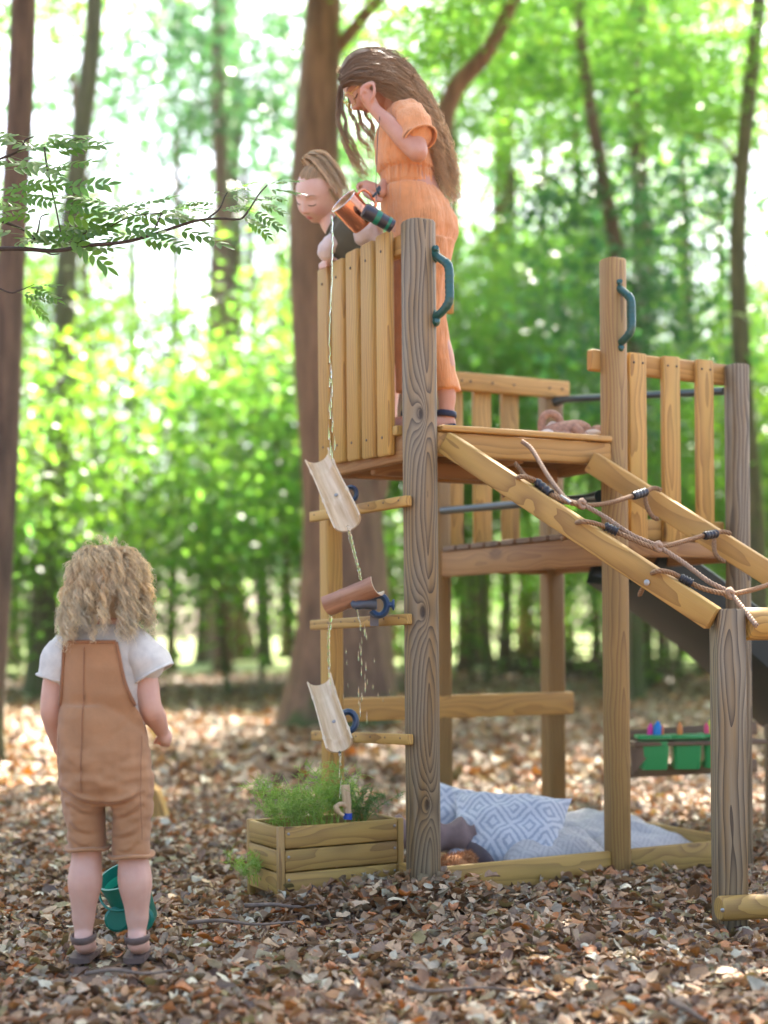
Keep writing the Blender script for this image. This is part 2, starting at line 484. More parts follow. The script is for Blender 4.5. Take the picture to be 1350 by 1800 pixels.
HOLLOW = [(-.725, 3.60, .11), (-.60, 3.60, .11), (-.66, 3.62, .13)]
LIT = [(0.091, 0.048, 0.025), (0.35, 0.204, 0.091), (0.162, 0.085, 0.04), (0.497, 0.34, 0.19), (0.065, 0.034, 0.02), (0.322, 0.15, 0.054), (0.584, 0.436, 0.27), (0.13, 0.072, 0.044), (0.395, 0.238, 0.113), (0.454, 0.156, 0.038), (0.277, 0.178, 0.108), (0.6, 0.557, 0.389), (0.108, 0.06, 0.032), (0.306, 0.251, 0.091)]
M_LIT = leafmat('leaf_litter', LIT, rough=.5, transl=.12, spec=.55, tv=1.5, mott=.75)
piles = [(.12, 4.46, .10, .07), (.02, 4.42, .14, .06), (-.15, 4.38, .12, .05), (.30, 4.46, .15, .03), (.50, 4.56, .14, .03), (.72, 4.72, .12, .05),
         (.85, 4.5, .2, .03)]
lo = link('leaf_litter', litter('leaf_litter', 49000, (.24, .275, 2.55, 8.0, 1.10), .038, 3, 3, pile=(.07, piles)), M_LIT)
tag(lo, 'brown fallen oak leaves covering the forest floor', 'leaves', kind='stuff')
lo2 = link('leaf_litter', litter('leaf_litter_far', 30000, (1.2, .36, 8.0, 33, 1.3), .095, 5, 0), M_LIT)
tag(lo2, 'brown fallen leaves on the distant forest floor', 'leaves', kind='stuff')

# ------------------------------------------------------------------ trees
def bark_mat(name, c0, c1, moss=0.0, mossh=1.2):
    m, nt, b = new_mat(name); L = nt.links
    tc = nd(nt, 'ShaderNodeTexCoord')
    mp = nd(nt, 'ShaderNodeMapping'); mp.inputs['Scale'].default_value = (14, 14, 2.2); L.new(tc.outputs['Object'], mp.inputs[0])
    n = nd(nt, 'ShaderNodeTexNoise'); n.inputs['Scale'].default_value = 1; n.inputs['Detail'].default_value = 7; n.inputs['Roughness'].default_value = .65; L.new(mp.outputs[0], n.inputs[0])
    col = ramp(nt, [(.3, c0), (.7, c1)], n.outputs[0]).outputs[0]
    if moss:
        sx = nd(nt, 'ShaderNodeSeparateXYZ'); L.new(tc.outputs['Object'], sx.inputs[0])
        n2 = nd(nt, 'ShaderNodeTexNoise'); n2.inputs['Scale'].default_value = 3.5; n2.inputs['Detail'].default_value = 5; L.new(tc.outputs['Object'], n2.inputs[0])
        f = mathn(nt, 'ADD', mathn(nt, 'MULTIPLY', n2.outputs[0], 1.3), mathn(nt, 'MULTIPLY', sx.outputs[2], -.55 / mossh))
        f = ramp(nt, [(.35, (0, 0, 0)), (.6, (moss, moss, moss))], f).outputs[0]
        col = mixc(nt, f, col, (.075, .10, .022))
    L.new(col, b.inputs['Base Color']); b.inputs['Roughness'].default_value = .85
    bp = nd(nt, 'ShaderNodeBump'); bp.inputs['Strength'].default_value = .9; bp.inputs['Distance'].default_value = .03
    L.new(n.outputs[0], bp.inputs['Height']); L.new(bp.outputs[0], b.inputs['Normal'])
    return m
M_BARK = bark_mat('bark_brown', (.05, .032, .02), (.20, .125, .075), .55)
M_BARKR = bark_mat('bark_reddish', (.085, .042, .025), (.27, .145, .085), .0)
M_BARKG = bark_mat('bark_green', (.045, .045, .02), (.15, .13, .06), .7, 3.0)
M_BARKO = bark_mat('bark_old', (.085, .047, .027), (.28, .16, .09), .9, .55)

def crown_mesh(name, seed, n, leaf, rx, ry, rz, ncl, shell=.35, cl=.5, flat=.55):
    """leaves in sprays spread through an ellipsoid; origin at the crown's middle"""
    rg = np.random.default_rng(seed)
    d = rg.normal(0, 1, (ncl, 3)); d /= np.linalg.norm(d, axis=1)[:, None]
    rr = (shell + (1 - shell) * rg.random(ncl)) ** .6 * (1 + .18 * rg.normal(0, 1, ncl))
    C = d * rr[:, None] * np.array([rx, ry, rz])
    w = rg.random(ncl) ** 1.5 + .15; w /= w.sum()
    ci = rg.choice(ncl, n, p=w)
    sz = (cl * (.5 + rg.random(ncl)))[ci][:, None]
    off = rg.normal(0, 1, (n, 3)) * sz * np.array([1, 1, flat])
    off[:, 2] -= .12 * (off[:, 0] ** 2 + off[:, 1] ** 2) / (sz[:, 0] + .1)
    c = C[ci] + off
    S = leaf * (.6 + .8 * rg.random(n))
    az = rg.random(n) * 6.283; tl = rg.normal(0, .55, n); rl = rg.normal(0, .6, n)
    ex = np.stack([np.cos(az) * np.cos(tl), np.sin(az) * np.cos(tl), np.sin(tl)], 1)
    ey = np.stack([-np.sin(az) * np.cos(rl), np.cos(az) * np.cos(rl), np.sin(rl)], 1)
    nz = np.cross(ex, ey)
    V = np.stack([c - ex * S[:, None] * .55, c + ey * S[:, None] * .33 + nz * S[:, None] * .07, c + ex * S[:, None] * .6, c - ey * S[:, None] * .33 + nz * S[:, None] * .07], 1).reshape(-1, 3)
    Fq = np.arange(n * 4).reshape(n, 4)
    return np_mesh(name, V, Fq, {'rnd': rg.random(n)})

M_LEAF = leafmat('beech_leaves', [(.07, .135, .025), (.10, .175, .03), (.055, .115, .028), (.13, .20, .035), (.08, .15, .028)], rough=.38, transl=.58, tv=2.6)
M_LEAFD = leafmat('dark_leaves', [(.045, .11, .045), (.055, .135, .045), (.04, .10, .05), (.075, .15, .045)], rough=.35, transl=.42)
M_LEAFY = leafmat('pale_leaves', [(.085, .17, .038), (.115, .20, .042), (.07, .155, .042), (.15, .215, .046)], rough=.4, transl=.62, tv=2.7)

CR = {
    'high': [crown_mesh('crown_high', 11 + i, 6500, .125, 2.7, 2.7, 2.0, 80, .3, .62) for i in range(3)],
    'shade': [crown_mesh('crown_shade', 31 + i, 6000, .13, 2.7, 2.6, 1.6, 60, .2, .5) for i in range(3)],
    'under': [crown_mesh('crown_under', 21 + i, 3700, .105, 1.7, 1.5, 1.9, 70, .15, .36) for i in range(3)],
}
def limb_tube(m, pts, r0, r1, n=9):
    pts = spline(pts, 5); k = len(pts)
    m.tube(pts, [r0 + (r1 - r0) * (i / (k - 1)) ** .8 for i in range(k)], n)

def trunk_mesh(m, pts, rad, flare=1.6, n=16, seed=0):
    """trunk with root flare and an uneven section"""
    rg = random.Random(seed); ph = [rg.random() * 6.28 for _ in range(4)]
    sp = spline(pts, 6); k = len(sp)
    rr = [rad[0] + (rad[1] - rad[0]) * (i / (k - 1)) for i in range(k)]
    rs = []
    z0 = sp[0].z
    for i, p in enumerate(sp):
        h = p.z - z0
        fl = 1 + (flare - 1) * math.exp(-h / (rad[0] * 1.6 + .05))
        ring = []
        for j in range(n):
            a = 2 * math.pi * j / n
            w = 1 + .05 * math.sin(2 * a + ph[0] + h * .7) + .04 * math.sin(5 * a + ph[1] + h * 1.1)
            w += (fl - 1) * (1 + .55 * math.sin(4 * a + ph[2]) + .3 * math.sin(7 * a + ph[3]))
            ring.append(p + Vector((math.cos(a), math.sin(a), 0)) * rr[i] * w)
        rs.append(ring)
    m.rings(rs)

def tree(name, label, pts, rad, mat, crowns, flare=1.6, limbs=(), seed=0, group=None, leafm=None):
    """pts: trunk line (world); crowns: (centre, mesh, scale, rotation, material)"""
    pts = [Vector(p) for p in pts]; pts[0].z -= .08
    base = Vector(pts[0])
    r = empty(name, base, label, 'tree', group)
    m = MB(); trunk_mesh(m, pts, rad, flare, 16, seed)
    for l in limbs: limb_tube(m, l[0], l[1], l[2])
    m.build('trunk', mat, r, 60)
    for (c, me, s, rz, lm) in crowns:
        for lp in range(2):
            q = spline([pts[-1], (Vector(pts[-1]) + Vector(c)) / 2 + Vector((.2 * lp, 0, .2)), Vector(c) + Vector((lp * .6 - .3, 0, .3))], 4)
        mm = me
        key = (me.name, lm.name)
        if key not in MATV:
            c2 = me.copy() if me.materials and me.materials[0] != lm else me
            if not c2.materials: c2.materials.append(lm)
            elif c2.materials[0] != lm: c2.materials[0] = lm
            MATV[key] = c2
        mm = MATV[key]
        sv = (s, s, s) if not hasattr(s, '__len__') else s
        link('crown', mm, None, r, Matrix.Translation(c) @ Matrix.Rotation(rz, 4, 'Z') @ Matrix.Diagonal((*sv, 1)))
    return r
MATV = {}
def gz(px, py): return CH * F / (py - HY)      # distance of ground seen at row py

rt = random.Random(3)
# the forked tree right behind the tower
Yf = 13.0
def T1(px, py, Y=Yf): return P(px, py, Y)
b0 = T1(598, 1262); b0.z = -.05
tree('forked_tree', 'large forked reddish-brown tree with mossy base behind the water wall', [b0, T1(603, 1080), T1(598, 900), T1(572, 640), T1(555, 400), T1(562, 150), T1(572, -60), T1(585, -420)],
     (.41, .10), M_BARKO, [(T1(640, -1000, 12.6), CR['high'][0], (.9, .9, .8), 0, M_LEAF), (T1(760, 40, 13.4), CR['under'][2], (.62, .5, .3), 2, M_LEAFY)],
     1.45, [([T1(640, 930), T1(690, 700), T1(745, 450), T1(785, 190), T1(860, 85), T1(930, -60)], .14, .055), ([T1(568, 110), T1(605, 70), T1(668, -5), T1(740, -90)], .07, .04),
            ([T1(584, -420), T1(640, -700, 12.3), T1(700, -950, 12)], .15, .03), ([T1(580, -200), T1(450, -620, 12.3), T1(350, -1000, 11.6)], .12, .03), ([T1(930, -80), T1(970, -500, 12.4), T1(980, -1000, 11.7)], .06, .02)], 1)
# trunk at the left edge
Y = 9.5
bl = P(-30, 1320, Y); bl.z = -.05
tree('leaning_tree', 'reddish tree trunk at the left edge of the picture', [bl, P(2, 900, Y), P(14, 600, Y), P(22, 430, Y), P(36, 180, Y), P(42, 0, Y), P(52, -300, Y), P(60, -700, Y)], (.09, .075), M_BARK,
     [(P(120, -1150, 9.2), CR['high'][1], .7, .5, M_LEAF)], 1.5, [([P(56, -500, Y), P(100, -800, 9.2), P(200, -1150, 8.8)], .06, .02)], 2)
# second trunk on the left, bent
Y = gz(0, 1216)
bl = P(74, 1216, Y); bl.z = -.05
tree('bent_tree', 'slender bent greenish trunk behind the toddler', [bl, P(82, 1000, Y), P(100, 820, Y), P(112, 640, Y), P(117, 480, Y), P(136, 290, Y), P(157, 120, Y), P(166, 0, Y), P(172, -300, Y)], (.19, .10), M_BARKG,
     [(P(150, -560, Y), CR['high'][2], .8, 0, M_LEAF), (P(30, -100, Y + 1), CR['under'][0], .9, 1, M_LEAFY)], 1.5, [([P(120, 440, Y), P(150, 330, Y), P(200, 240, Y)], .04, .015)], 3)
# far broad tree left of centre, leafy low boughs
Y = 42
bl = P(398, 1163, Y); bl.z = -.1
tree('broad_tree', 'broad far tree with low leafy boughs beside the bright meadow gap', [bl, P(398, 1050, Y), P(396, 900, Y), P(402, 500, Y), P(398, 200, Y), P(392, -50, Y)], (.52, .34), M_BARK,
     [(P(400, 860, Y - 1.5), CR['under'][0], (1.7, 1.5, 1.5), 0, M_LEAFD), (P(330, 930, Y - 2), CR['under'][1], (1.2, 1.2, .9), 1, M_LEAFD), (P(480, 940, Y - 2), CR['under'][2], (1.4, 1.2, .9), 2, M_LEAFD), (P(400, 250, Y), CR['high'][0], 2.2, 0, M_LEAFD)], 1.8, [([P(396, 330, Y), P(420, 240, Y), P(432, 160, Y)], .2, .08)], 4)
# trunks seen behind the tower
def slim(label, line, Y, r, mat, crowns=(), seed=0, limbs=(), name='tree'):
    b = P(line[0][0], HY + CH * F / Y, Y); b.z = -.08
    tree(name, label, [b] + [P(x, y, Y) for x, y in line], r, mat, crowns, 1.5, limbs, seed)
slim('grey far trunk left of the upright ramp-side post, behind the girl in orange', [(842, 1080), (850, 900), (872, 600), (885, 330), (890, 0), (892, -300)], 36, (.32, .22), M_BARKO, [(P(880, -250, 36), CR['high'][1], 1.9, 0, M_LEAF)], 5)
slim('thin curved dark trunk rising behind the tall right post', [(1092, 900), (1090, 620), (1084, 450), (1062, 320), (1032, 150), (1016, 0), (1005, -250)], 17, (.10, .055), M_BARK, [(P(1000, -300, 16.5), CR['high'][0], .9, 3, M_LEAFY), (P(960, 90, 17.5), CR['under'][1], (.95, .8, .5), 3, M_LEAFY)], 6,
     [([P(1072, 380, 17), P(1020, 300, 17), P(960, 320, 17), P(900, 340, 17)], .03, .012)], name='curved_tree')
slim('dark straight trunk right of the tall post, seen between the railing slats', [(1122, 1000), (1122, 800), (1126, 560), (1128, 380), (1118, 200), (1120, -50)], 22, (.19, .11), M_BARK, [(P(1130, -300, 22), CR['high'][2], 1.2, 1, M_LEAFY), (P(1130, 120, 22), CR['under'][0], (1.5, 1.1, .8), 1, M_LEAFY)], 7)
slim('slender brown trunk at the right edge of the picture', [(1330, 1000), (1312, 760), (1300, 560), (1297, 420), (1306, 280), (1322, 120), (1340, -60)], 15, (.11, .07), M_BARKG, [ (P(1260, 120, 15.5), CR['under'][0], (.7, .6, .4), 2, M_LEAFY)], 8,
     [([P(1300, 300, 15), P(1270, 250, 15), P(1200, 235, 15)], .03, .012)])
slim('small far trunk standing in the gap under the lower platform', [(890, 1090), (892, 950), (895, 700), (900, 300)], 30, (.14, .09), M_BARK, [(P(900, 500, 30), CR['under'][0], 1.6, 2, M_LEAF)], 9)
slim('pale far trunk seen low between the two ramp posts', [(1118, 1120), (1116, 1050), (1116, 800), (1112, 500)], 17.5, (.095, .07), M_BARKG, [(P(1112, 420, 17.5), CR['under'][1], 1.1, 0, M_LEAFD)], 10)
slim('tiny far trunk at the left edge behind the toddler', [(22, 1100), (24, 900), (20, 600)], 38, (.24, .18), M_BARK, [(P(20, 500, 38), CR['under'][2], 2.0, 0, M_LEAF)], 11)
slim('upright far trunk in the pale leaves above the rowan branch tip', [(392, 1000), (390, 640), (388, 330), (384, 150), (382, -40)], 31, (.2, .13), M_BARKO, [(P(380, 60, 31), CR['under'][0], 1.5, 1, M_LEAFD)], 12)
slim('second small far trunk next to the grey one under the platform', [(925, 1090), (926, 1000), (924, 800), (920, 500)], 40, (.26, .2), M_BARKO, [(P(920, 520, 40), CR['under'][1], 2.0, 1, M_LEAFY)], 13)

# understorey: young leafy trees standing all through the wood
spots = []
tries = 0
while len(spots) < 36 and tries < 4000:
    tries += 1
    Yq = 15 + 27 * rt.random() ** .7
    pxq = rt.uniform(-150, 1500) if rt.random() < .62 else rt.uniform(-100, 620)
    x = (pxq - CX) / F * Yq
    if any((x - a) ** 2 + (Yq - b) ** 2 < 2.4 for a, b in spots): continue
    if 230 < pxq < 400 and Yq < 24: continue            # the gap towards the meadow and the sky
    if 440 < pxq < 720 and Yq < 15: continue
    if Yq > 27 and (pxq < 640 or rt.random() < .6): continue
    if Yq < 19 and True: continue            # an open, sunlit stretch of floor
    spots.append((x, Yq))
NV = len(spots)
for sgn in (-1, 1):                 # the wood goes on to both sides of the picture
    for k in range(11):
        Yq = 14 + 2.3 * k + rt.uniform(-.8, .8); spots.append((sgn * Yq * rt.uniform(.33, .62), Yq))
for i, (x, Yq) in enumerate(spots):
    s = rt.uniform(.85, 1.35); zc = rt.uniform(1.75, 3.6) * (1 if Yq < 24 else 1.35)
    lm = rt.choice([M_LEAF, M_LEAFY, M_LEAFY, M_LEAFY, M_LEAF])
    cs = [((x, Yq, zc + .3), CR['under'][i % 3], (s, s, s * 1.05), rt.random() * 6, lm)]
    pq = CX + x / Yq * F
    if 230 < pq < 580: cs = [((x, Yq, zc + 1.2), cs[0][1], cs[0][2], cs[0][3], lm)]
    if rt.random() < .75 and not 120 < pq < 500: cs.append(((x + rt.uniform(-.8, .8), Yq + .4, zc + 2.6 * s), CR['under'][(i + 1) % 3], s * .9, rt.random() * 6, lm))
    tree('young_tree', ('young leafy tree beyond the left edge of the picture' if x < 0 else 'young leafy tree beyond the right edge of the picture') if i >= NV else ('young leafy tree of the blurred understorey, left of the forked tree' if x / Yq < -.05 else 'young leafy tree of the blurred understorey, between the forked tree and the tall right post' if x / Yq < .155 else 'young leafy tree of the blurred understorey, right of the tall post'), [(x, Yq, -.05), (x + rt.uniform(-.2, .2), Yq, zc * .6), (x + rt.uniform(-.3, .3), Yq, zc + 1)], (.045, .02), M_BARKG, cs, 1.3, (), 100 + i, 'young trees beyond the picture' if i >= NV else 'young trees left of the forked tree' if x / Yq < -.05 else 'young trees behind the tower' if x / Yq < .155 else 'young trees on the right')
# tall trees whose high crowns, above the picture, shade the play area
for i, (x, Yq, zc, s, tx) in enumerate([(-2.6, 8.6, 7.2, .85, -5.2), (-.2, 9.2, 7.4, .85, -4.4), (2.3, 9.0, 7.2, .85, 4.8), (1.0, 11.4, 8.2, .8, 5.6), (-1.9, 11.6, 8.3, .8, -6.0), (4.3, 10.4, 7.6, .85, 6.2)]):
    lab = ('tall tree left of the picture', 'tall tree far left of the picture', 'tall tree right of the picture', 'tall tree far right of the picture', 'outermost tall tree on the left', 'outermost tall tree on the right')[i]
    tree('tall_tree', lab + ', its crown shading the play tower', [(tx, Yq, -.05), (tx * .97, Yq, 2.5), (x + (tx - x) * .6, Yq, zc - 2.2), (x, Yq, zc)], (.17, .06), M_BARK,
         [((x, Yq, zc), CR['shade'][i % 3], s, i * 1.3, (M_LEAF, M_LEAFY, M_LEAF)[i % 3])], 1.5, (), 200 + i, 'tall trees shading the play area')
# slim far trunks standing through the wood
for i, (px, Yq, w) in enumerate([(300, 33, .12), (352, 40, .16), (470, 36, .13), (180, 30, .11), (505, 44, .2), (760, 38, .15), (815, 30, .12), (955, 34, .14), (1000, 43, .2), (1050, 29, .10), (1165, 33, .13), (1200, 41, .2), (1235, 27, .10), (1275, 36, .16), (235, 43, .2), (690, 42, .2)]):
    b_ = P(px, HY, Yq); l_ = rt.uniform(-.5, .5)
    tree('slim_tree', 'slim pale trunk in the far wood, ' + ('left of the forked tree' if px < 600 else 'behind the tower' if px < 1050 else 'right of the tall post'), [(b_.x, Yq, -.05), (b_.x + l_ * .2, Yq, 3), (b_.x + l_ * .5, Yq, 7), (b_.x + l_, Yq, 12)], (w, w * .6), (M_BARKO, M_BARK, M_BARKG)[i % 3],
         [((b_.x + l_, Yq, 11.5 + 2 * rt.random()), CR['under'][i % 3], 1.3, i, M_LEAFY)] if not 150 < px < 500 else [], 1.4, (), 300 + i, 'slim far trunks ' + ('on the left' if px < 600 else 'behind the tower' if px < 1050 else 'on the right'))
# the far wood: one mass of foliage closing the view
fw = np.random.default_rng(5)
def far_wood():
    n = 42000
    cx = fw.uniform(-44, 44, 640); cyy = fw.uniform(50, 70, 640); cz = 1 + 12 * fw.random(640) ** 1.4
    keep = ~((cx / cyy > -.19) & (cx / cyy < -.075) & ((cz < 2.6) | (cz > 9)))
    cx, cyy, cz = cx[keep], cyy[keep], cz[keep]
    ci = fw.integers(0, len(cx), n)
    c = np.stack([cx[ci], cyy[ci], cz[ci]], 1) + fw.normal(0, 1, (n, 3)) * np.array([1.3, 1.0, .7])
    c[:, 2] = np.maximum(c[:, 2], .3)
    S = .22 * (.6 + .8 * fw.random(n)); az = fw.random(n) * 6.283; tl = fw.normal(0, .7, n)
    ex = np.stack([np.cos(az) * np.cos(tl), np.sin(az) * np.cos(tl), np.sin(tl)], 1); ey = np.stack([-np.sin(az), np.cos(az), fw.normal(0, .4, n)], 1)
    V = np.stack([c - ex * S[:, None] * .55, c + ey * S[:, None] * .35, c + ex * S[:, None] * .6, c - ey * S[:, None] * .35], 1).reshape(-1, 3)
    return np_mesh('far_wood', V, np.arange(n * 4).reshape(n, 4), {'rnd': fw.random(n)})
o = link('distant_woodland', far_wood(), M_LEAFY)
tag(o, 'pale green distant wood closing the view', 'woodland', kind='stuff')

# the bright hazy air of the wood
HAZE_D = .0004
hz = MB().box((0, 30, 10.5), 110, 96, 25.0)
ho = hz.build('haze', None, None, 0)
hm = bpy.data.materials.new('haze_air'); hm.use_nodes = True
hm.node_tree.nodes.clear()
_ho = hm.node_tree.nodes.new('ShaderNodeOutputMaterial'); _hv = hm.node_tree.nodes.new('ShaderNodeVolumePrincipled')
_hv.inputs['Color'].default_value = (.98, 1.0, .93, 1); _hv.inputs['Density'].default_value = HAZE_D; _hv.inputs['Anisotropy'].default_value = .35
hm.node_tree.links.new(_hv.outputs[0], _ho.inputs['Volume'])
ho.data.materials.append(hm)
tag(ho, kind='stuff')
# ------------------------------------------------------------------ the play tower
UA = R(28.5)
TU = Vector((math.cos(UA), math.sin(UA), 0)); TV = Vector((-math.sin(UA), math.cos(UA), 0))
TA = P(741, HY, 4.5); TA.z = 0
def T(a, b, z): return TA + TU * a + TV * b + Vector((0, 0, z))
tower = empty('play_tower', TA, 'wooden play tower with slatted walls, two platforms and a rope climbing ramp', 'play tower')
SD = tuple(TU)
def post(a, b, z1, w, mat, bev=.03, z0=-.12, t=None, label=None):
    o = beam('post', T(a, b, z0), T(a, b, z1), w, t or w, mat, tower, SD, bev, 6)
    if label: o['label'] = label
    return o
post(0, 0, 1.995, .094, M_GREYA, .034, label='weathered grey post with strong grain figure')
post(.72, 0, 1.962, .077, M_POST, .028)
post(0, .6, 1.90, .062, M_SLAT, .012)
post(1.235, .0, 1.664, .07, M_GREY, .02)
post(.72, 1.1, 1.77, .07, M_POST, .02)
post(1.24, 1.1, 1.745, .082, M_POST, .02)
_q = P(586, HY, 5.62); _q.z = 0
beam('post', _q + Vector((0, 0, -.1)), _q + Vector((0, 0, .95)), .055, .055, M_POST, tower, SD, .012, 4)
def screw(p, n, parent, r=.0045, mat=None):
    M = frame(n, (0, 0, 1) if abs(Vector(n).normalized().z) < .9 else (1, 0, 0))
    m = MB()
    m.rings([[M @ Vector((math.cos(k * .7854) * q, math.sin(k * .7854) * q, h)) for k in range(8)] for q, h in ((r, -.001), (r, .001), (r * .6, .002))])
    return m.build('screw', mat or M_SCREW, parent, 30, Matrix.Translation(p))
# left wall of five upright slats
NL = -TU
for i in range(5):
    b0_ = .087 + .1015 * i
    zt = 1.985 - .004 * i + random.uniform(-.003, .003); zb = 1.308 + .004 * i
    s = beam('slat', T(-.045, b0_ + .04, zb), T(-.045, b0_ + .04, zt), .026, .079, M_SLAT, tower, SD, .009, 3)
    screw(T(-.0585, b0_ + .04, zt - .055), NL, s); screw(T(-.0585, b0_ + .042, zb + .055), NL, s)
beam('rail', T(-.012, .045, 1.94), T(-.012, .57, 1.94), .06, .03, M_BEAM, tower, (0, 0, 1))
# upper platform: rim beams, joist and boards
ZD = 1.388
beam('beam', T(.045, -.012, ZD - .055), T(.685, -.012, ZD - .055), .07, .04, M_BEAM, tower, (0, 0, 1), .006)
beam('beam', T(-.012, .05, ZD - .062), T(-.012, .57, ZD - .062), .08, .035, M_RED, tower, (0, 0, 1), .005)
beam('beam', T(.03, .6, ZD - .06), T(.74, .6, ZD - .06), .075, .035, M_RED, tower, (0, 0, 1), .005)
beam('beam', T(.72, .045, ZD - .06), T(.72, .58, ZD - .06), .075, .035, M_RED, tower, (0, 0, 1), .005)
beam('joist', T(.36, .01, ZD - .062), T(.36, .58, ZD - .062), .07, .035, M_RED, tower, (0, 0, 1), .005)
beam('joist', T(.0, .3, ZD - .095), T(.70, .3, ZD - .095), .05, .035, M_RED, tower, (0, 0, 1), .005)
for i in range(7):
    bb = -.004 + .094 * i
    beam('deck_board', T(.052 if i == 0 else -.03, bb, ZD - .009), T(.678 if i == 0 else .755, bb, ZD - .009), .088, .018, M_BEAM if i == 0 else M_RED, tower, tuple(TV), .004)
beam('packing_block', T(-.033, .055, ZD - .01), T(-.033, .085, ZD - .01), .03, .03, M_SLAT, tower, (0, 0, 1), .003)
# lower platform behind and to the right
ZL = 1.085
beam('beam', T(.72, .04, ZL - .055), T(.72, 1.065, ZL - .055), .095, .04, M_RED, tower, (0, 0, 1), .005)
beam('beam', T(.76, 0.005, ZL - .05), T(1.20, 0.005, ZL - .05), .05, .04, M_RED, tower, (0, 0, 1), .005)
beam('beam', T(.76, 1.09, ZL - .05), T(1.20, 1.09, ZL - .05), .07, .04, M_RED, tower, (0, 0, 1), .005)
beam('beam', T(1.24, .05, ZL - .05), T(1.24, 1.06, ZL - .05), .07, .04, M_RED, tower, (0, 0, 1), .005)
for i in range(10):
    bb = .085 + .101 * i
    beam('deck_board', T(.692, bb, ZL + .003), T(1.265, bb, ZL + .003), .086, .02, M_DARKW, tower, tuple(TV), .004)
# rear railing of the lower platform
beam('rail', T(.70, 1.062, 1.738), T(1.30, 1.062, 1.738), .07, .03, M_BEAM, tower, (0, 0, 1), .006)
for k_, a_ in enumerate((.775, .905, 1.035)):
    s = beam('slat', T(a_, 1.088, ZL - .06), T(a_, 1.088, 1.735), .08, .022, M_SLAT, tower, SD, .005)
for a_ in (.79, .83, .93, 1.03, 1.20, 1.26):
    screw(T(a_, 1.046, 1.738), -TV, tower, .005)
# front railing of the lower platform (right of the tall post)
beam('rail', T(.655, .042, 1.642), T(1.225, .042, 1.635), .068, .032, M_BEAM, tower, (0, 0, 1), .006)
for a_ in (.822, .962, 1.105):
    s = beam('slat', T(a_, .014, ZL - .07), T(a_, .014, 1.672), .07, .022, M_SLAT, tower, SD, .005)
    screw(T(a_ - .018, .002, 1.64), -TV, s, .004); screw(T(a_ + .018, .002, 1.64), -TV, s, .004)
beam('rail', T(.765, .035, 1.10), T(1.2, .035, 1.10), .07, .02, M_SLAT, tower, (0, 0, 1), .005)
# long cross rail at knee height
beam('rail', _q + TV * .02 + Vector((-.02, 0, .485)) - TV * .055, T(1.30, 1.05, .485), .088, .03, M_BEAM, tower, (0, 0, 1), .006)
# dark tubes
def tube_part(name, pts, r, mat, parent, n=12, smooth=60):
    return MB().tube(pts, r, n).build(name, mat, parent, smooth)
tube_part('bar', [T(1.24, 1.07, 1.69), T(1.24, 1.0, 1.69), T(1.235, .06, 1.585)], [.022, .014, .014], M_TUBE, tower)
tube_part('bar', [T(.70, 1.05, 1.235), T(.70, .12, 1.205), T(.70, .05, 1.205)], [.014, .014, .022], M_TUBE, tower)
# grab handles
def handle(pts, Y):
    q = [P(x, y, Y + d) for x, y, d in pts]
    top, bot = q[0], q[-1]
    sp = spline(q, 10); n = len(sp)
    rad = [.0125 + (.0016 * abs(math.sin(i * 1.05)) if .25 < i / n < .75 else 0) for i in range(n)]
    m = MB().tube(sp, rad, 14)
    for c, s in ((top, 1), (bot, -1)):
        m.ball(c + Vector((-.002, .012, .004 * s)), (.017, .022, .026)); m.ball(c + Vector((0, .004, .016 * s)), (.013, .02, .014))
    h = m.build('handle', M_GREEN, tower, 60)
    for c, s in ((top, 1), (bot, -1)):
        MB().tube([c + Vector((.004, -.012, .017 * s)), c + Vector((.004, -.021, .017 * s))], .007, 6).build('bolt', M_GREEN, h, 30)
handle([(765, 448, 0), (775, 455, -.02), (788, 468, -.035), (790, 500, -.035), (789, 530, -.035), (776, 549, -.02), (766, 556, 0)], 4.475)
handle([(1087, 506, 0), (1096, 513, -.02), (1108, 526, -.035), (1110, 552, -.035), (1109, 580, -.035), (1098, 596, -.02), (1090, 603, 0)], 4.815)
# rungs of the water wall
RUNGS = []
for (x0, y0, x1, y1) in ((548, 909, 719, 880), (549, 1099, 720, 1088), (551, 1293, 722, 1300)):
    p0, p1 = P(x0, y0, 4.95), P(x1, y1, 4.44)
    o = beam('rung', p0, p1, .032, .022, M_SLAT, tower, (0, 0, 1), .004)
    RUNGS.append((p0, p1))
    nn = (p1 - p0).cross(Vector((0, 0, 1))).normalized()
    for k in range(7):
        q = p0.lerp(p1, .06 + .145 * k); screw(q + nn * .0105 + Vector((0, 0, .004)), nn, o, .0032)
# board with peep holes on the far side
hb = MB(); hc = T(.25, .62, 1.73)
Mh = frame(TV, TU)
ring_o = [(-.05, -.05), (.05, -.05), (.05, .05), (-.05, .05)]
beam('peep_board', P(786, 551, 5.1), P(786, 508, 5.1), .045, .018, M_SLAT, tower, SD, .004)
for yy in (516, 538):
    MB().tube([P(780, yy, 5.094), P(780, yy, 5.088)], .011, 14).build('peep_hole', M_BLACK, tower, 40)
# sand-pit boards on the ground
def gboard(p0, p1, h=.085):
    p0 = Vector(p0); p1 = Vector(p1)
    return beam('ground_board', p0 + Vector((0, 0, h * .28)), p1 + Vector((0, 0, h * .28)), h, .022, M_PLANT, tower, (0, 0, 1), .005)
gboard(T(.05, -.005, .0), T(.685, -.005, 0)); gboard(T(.76, -.005, 0), T(1.2, .0, 0))
gboard(T(-.0, .05, 0), T(-.0, .57, 0)); gboard(T(1.24, .04, 0), T(1.24, 1.06, 0)); gboard(T(.76, 1.1, 0), T(1.2, 1.1, 0))

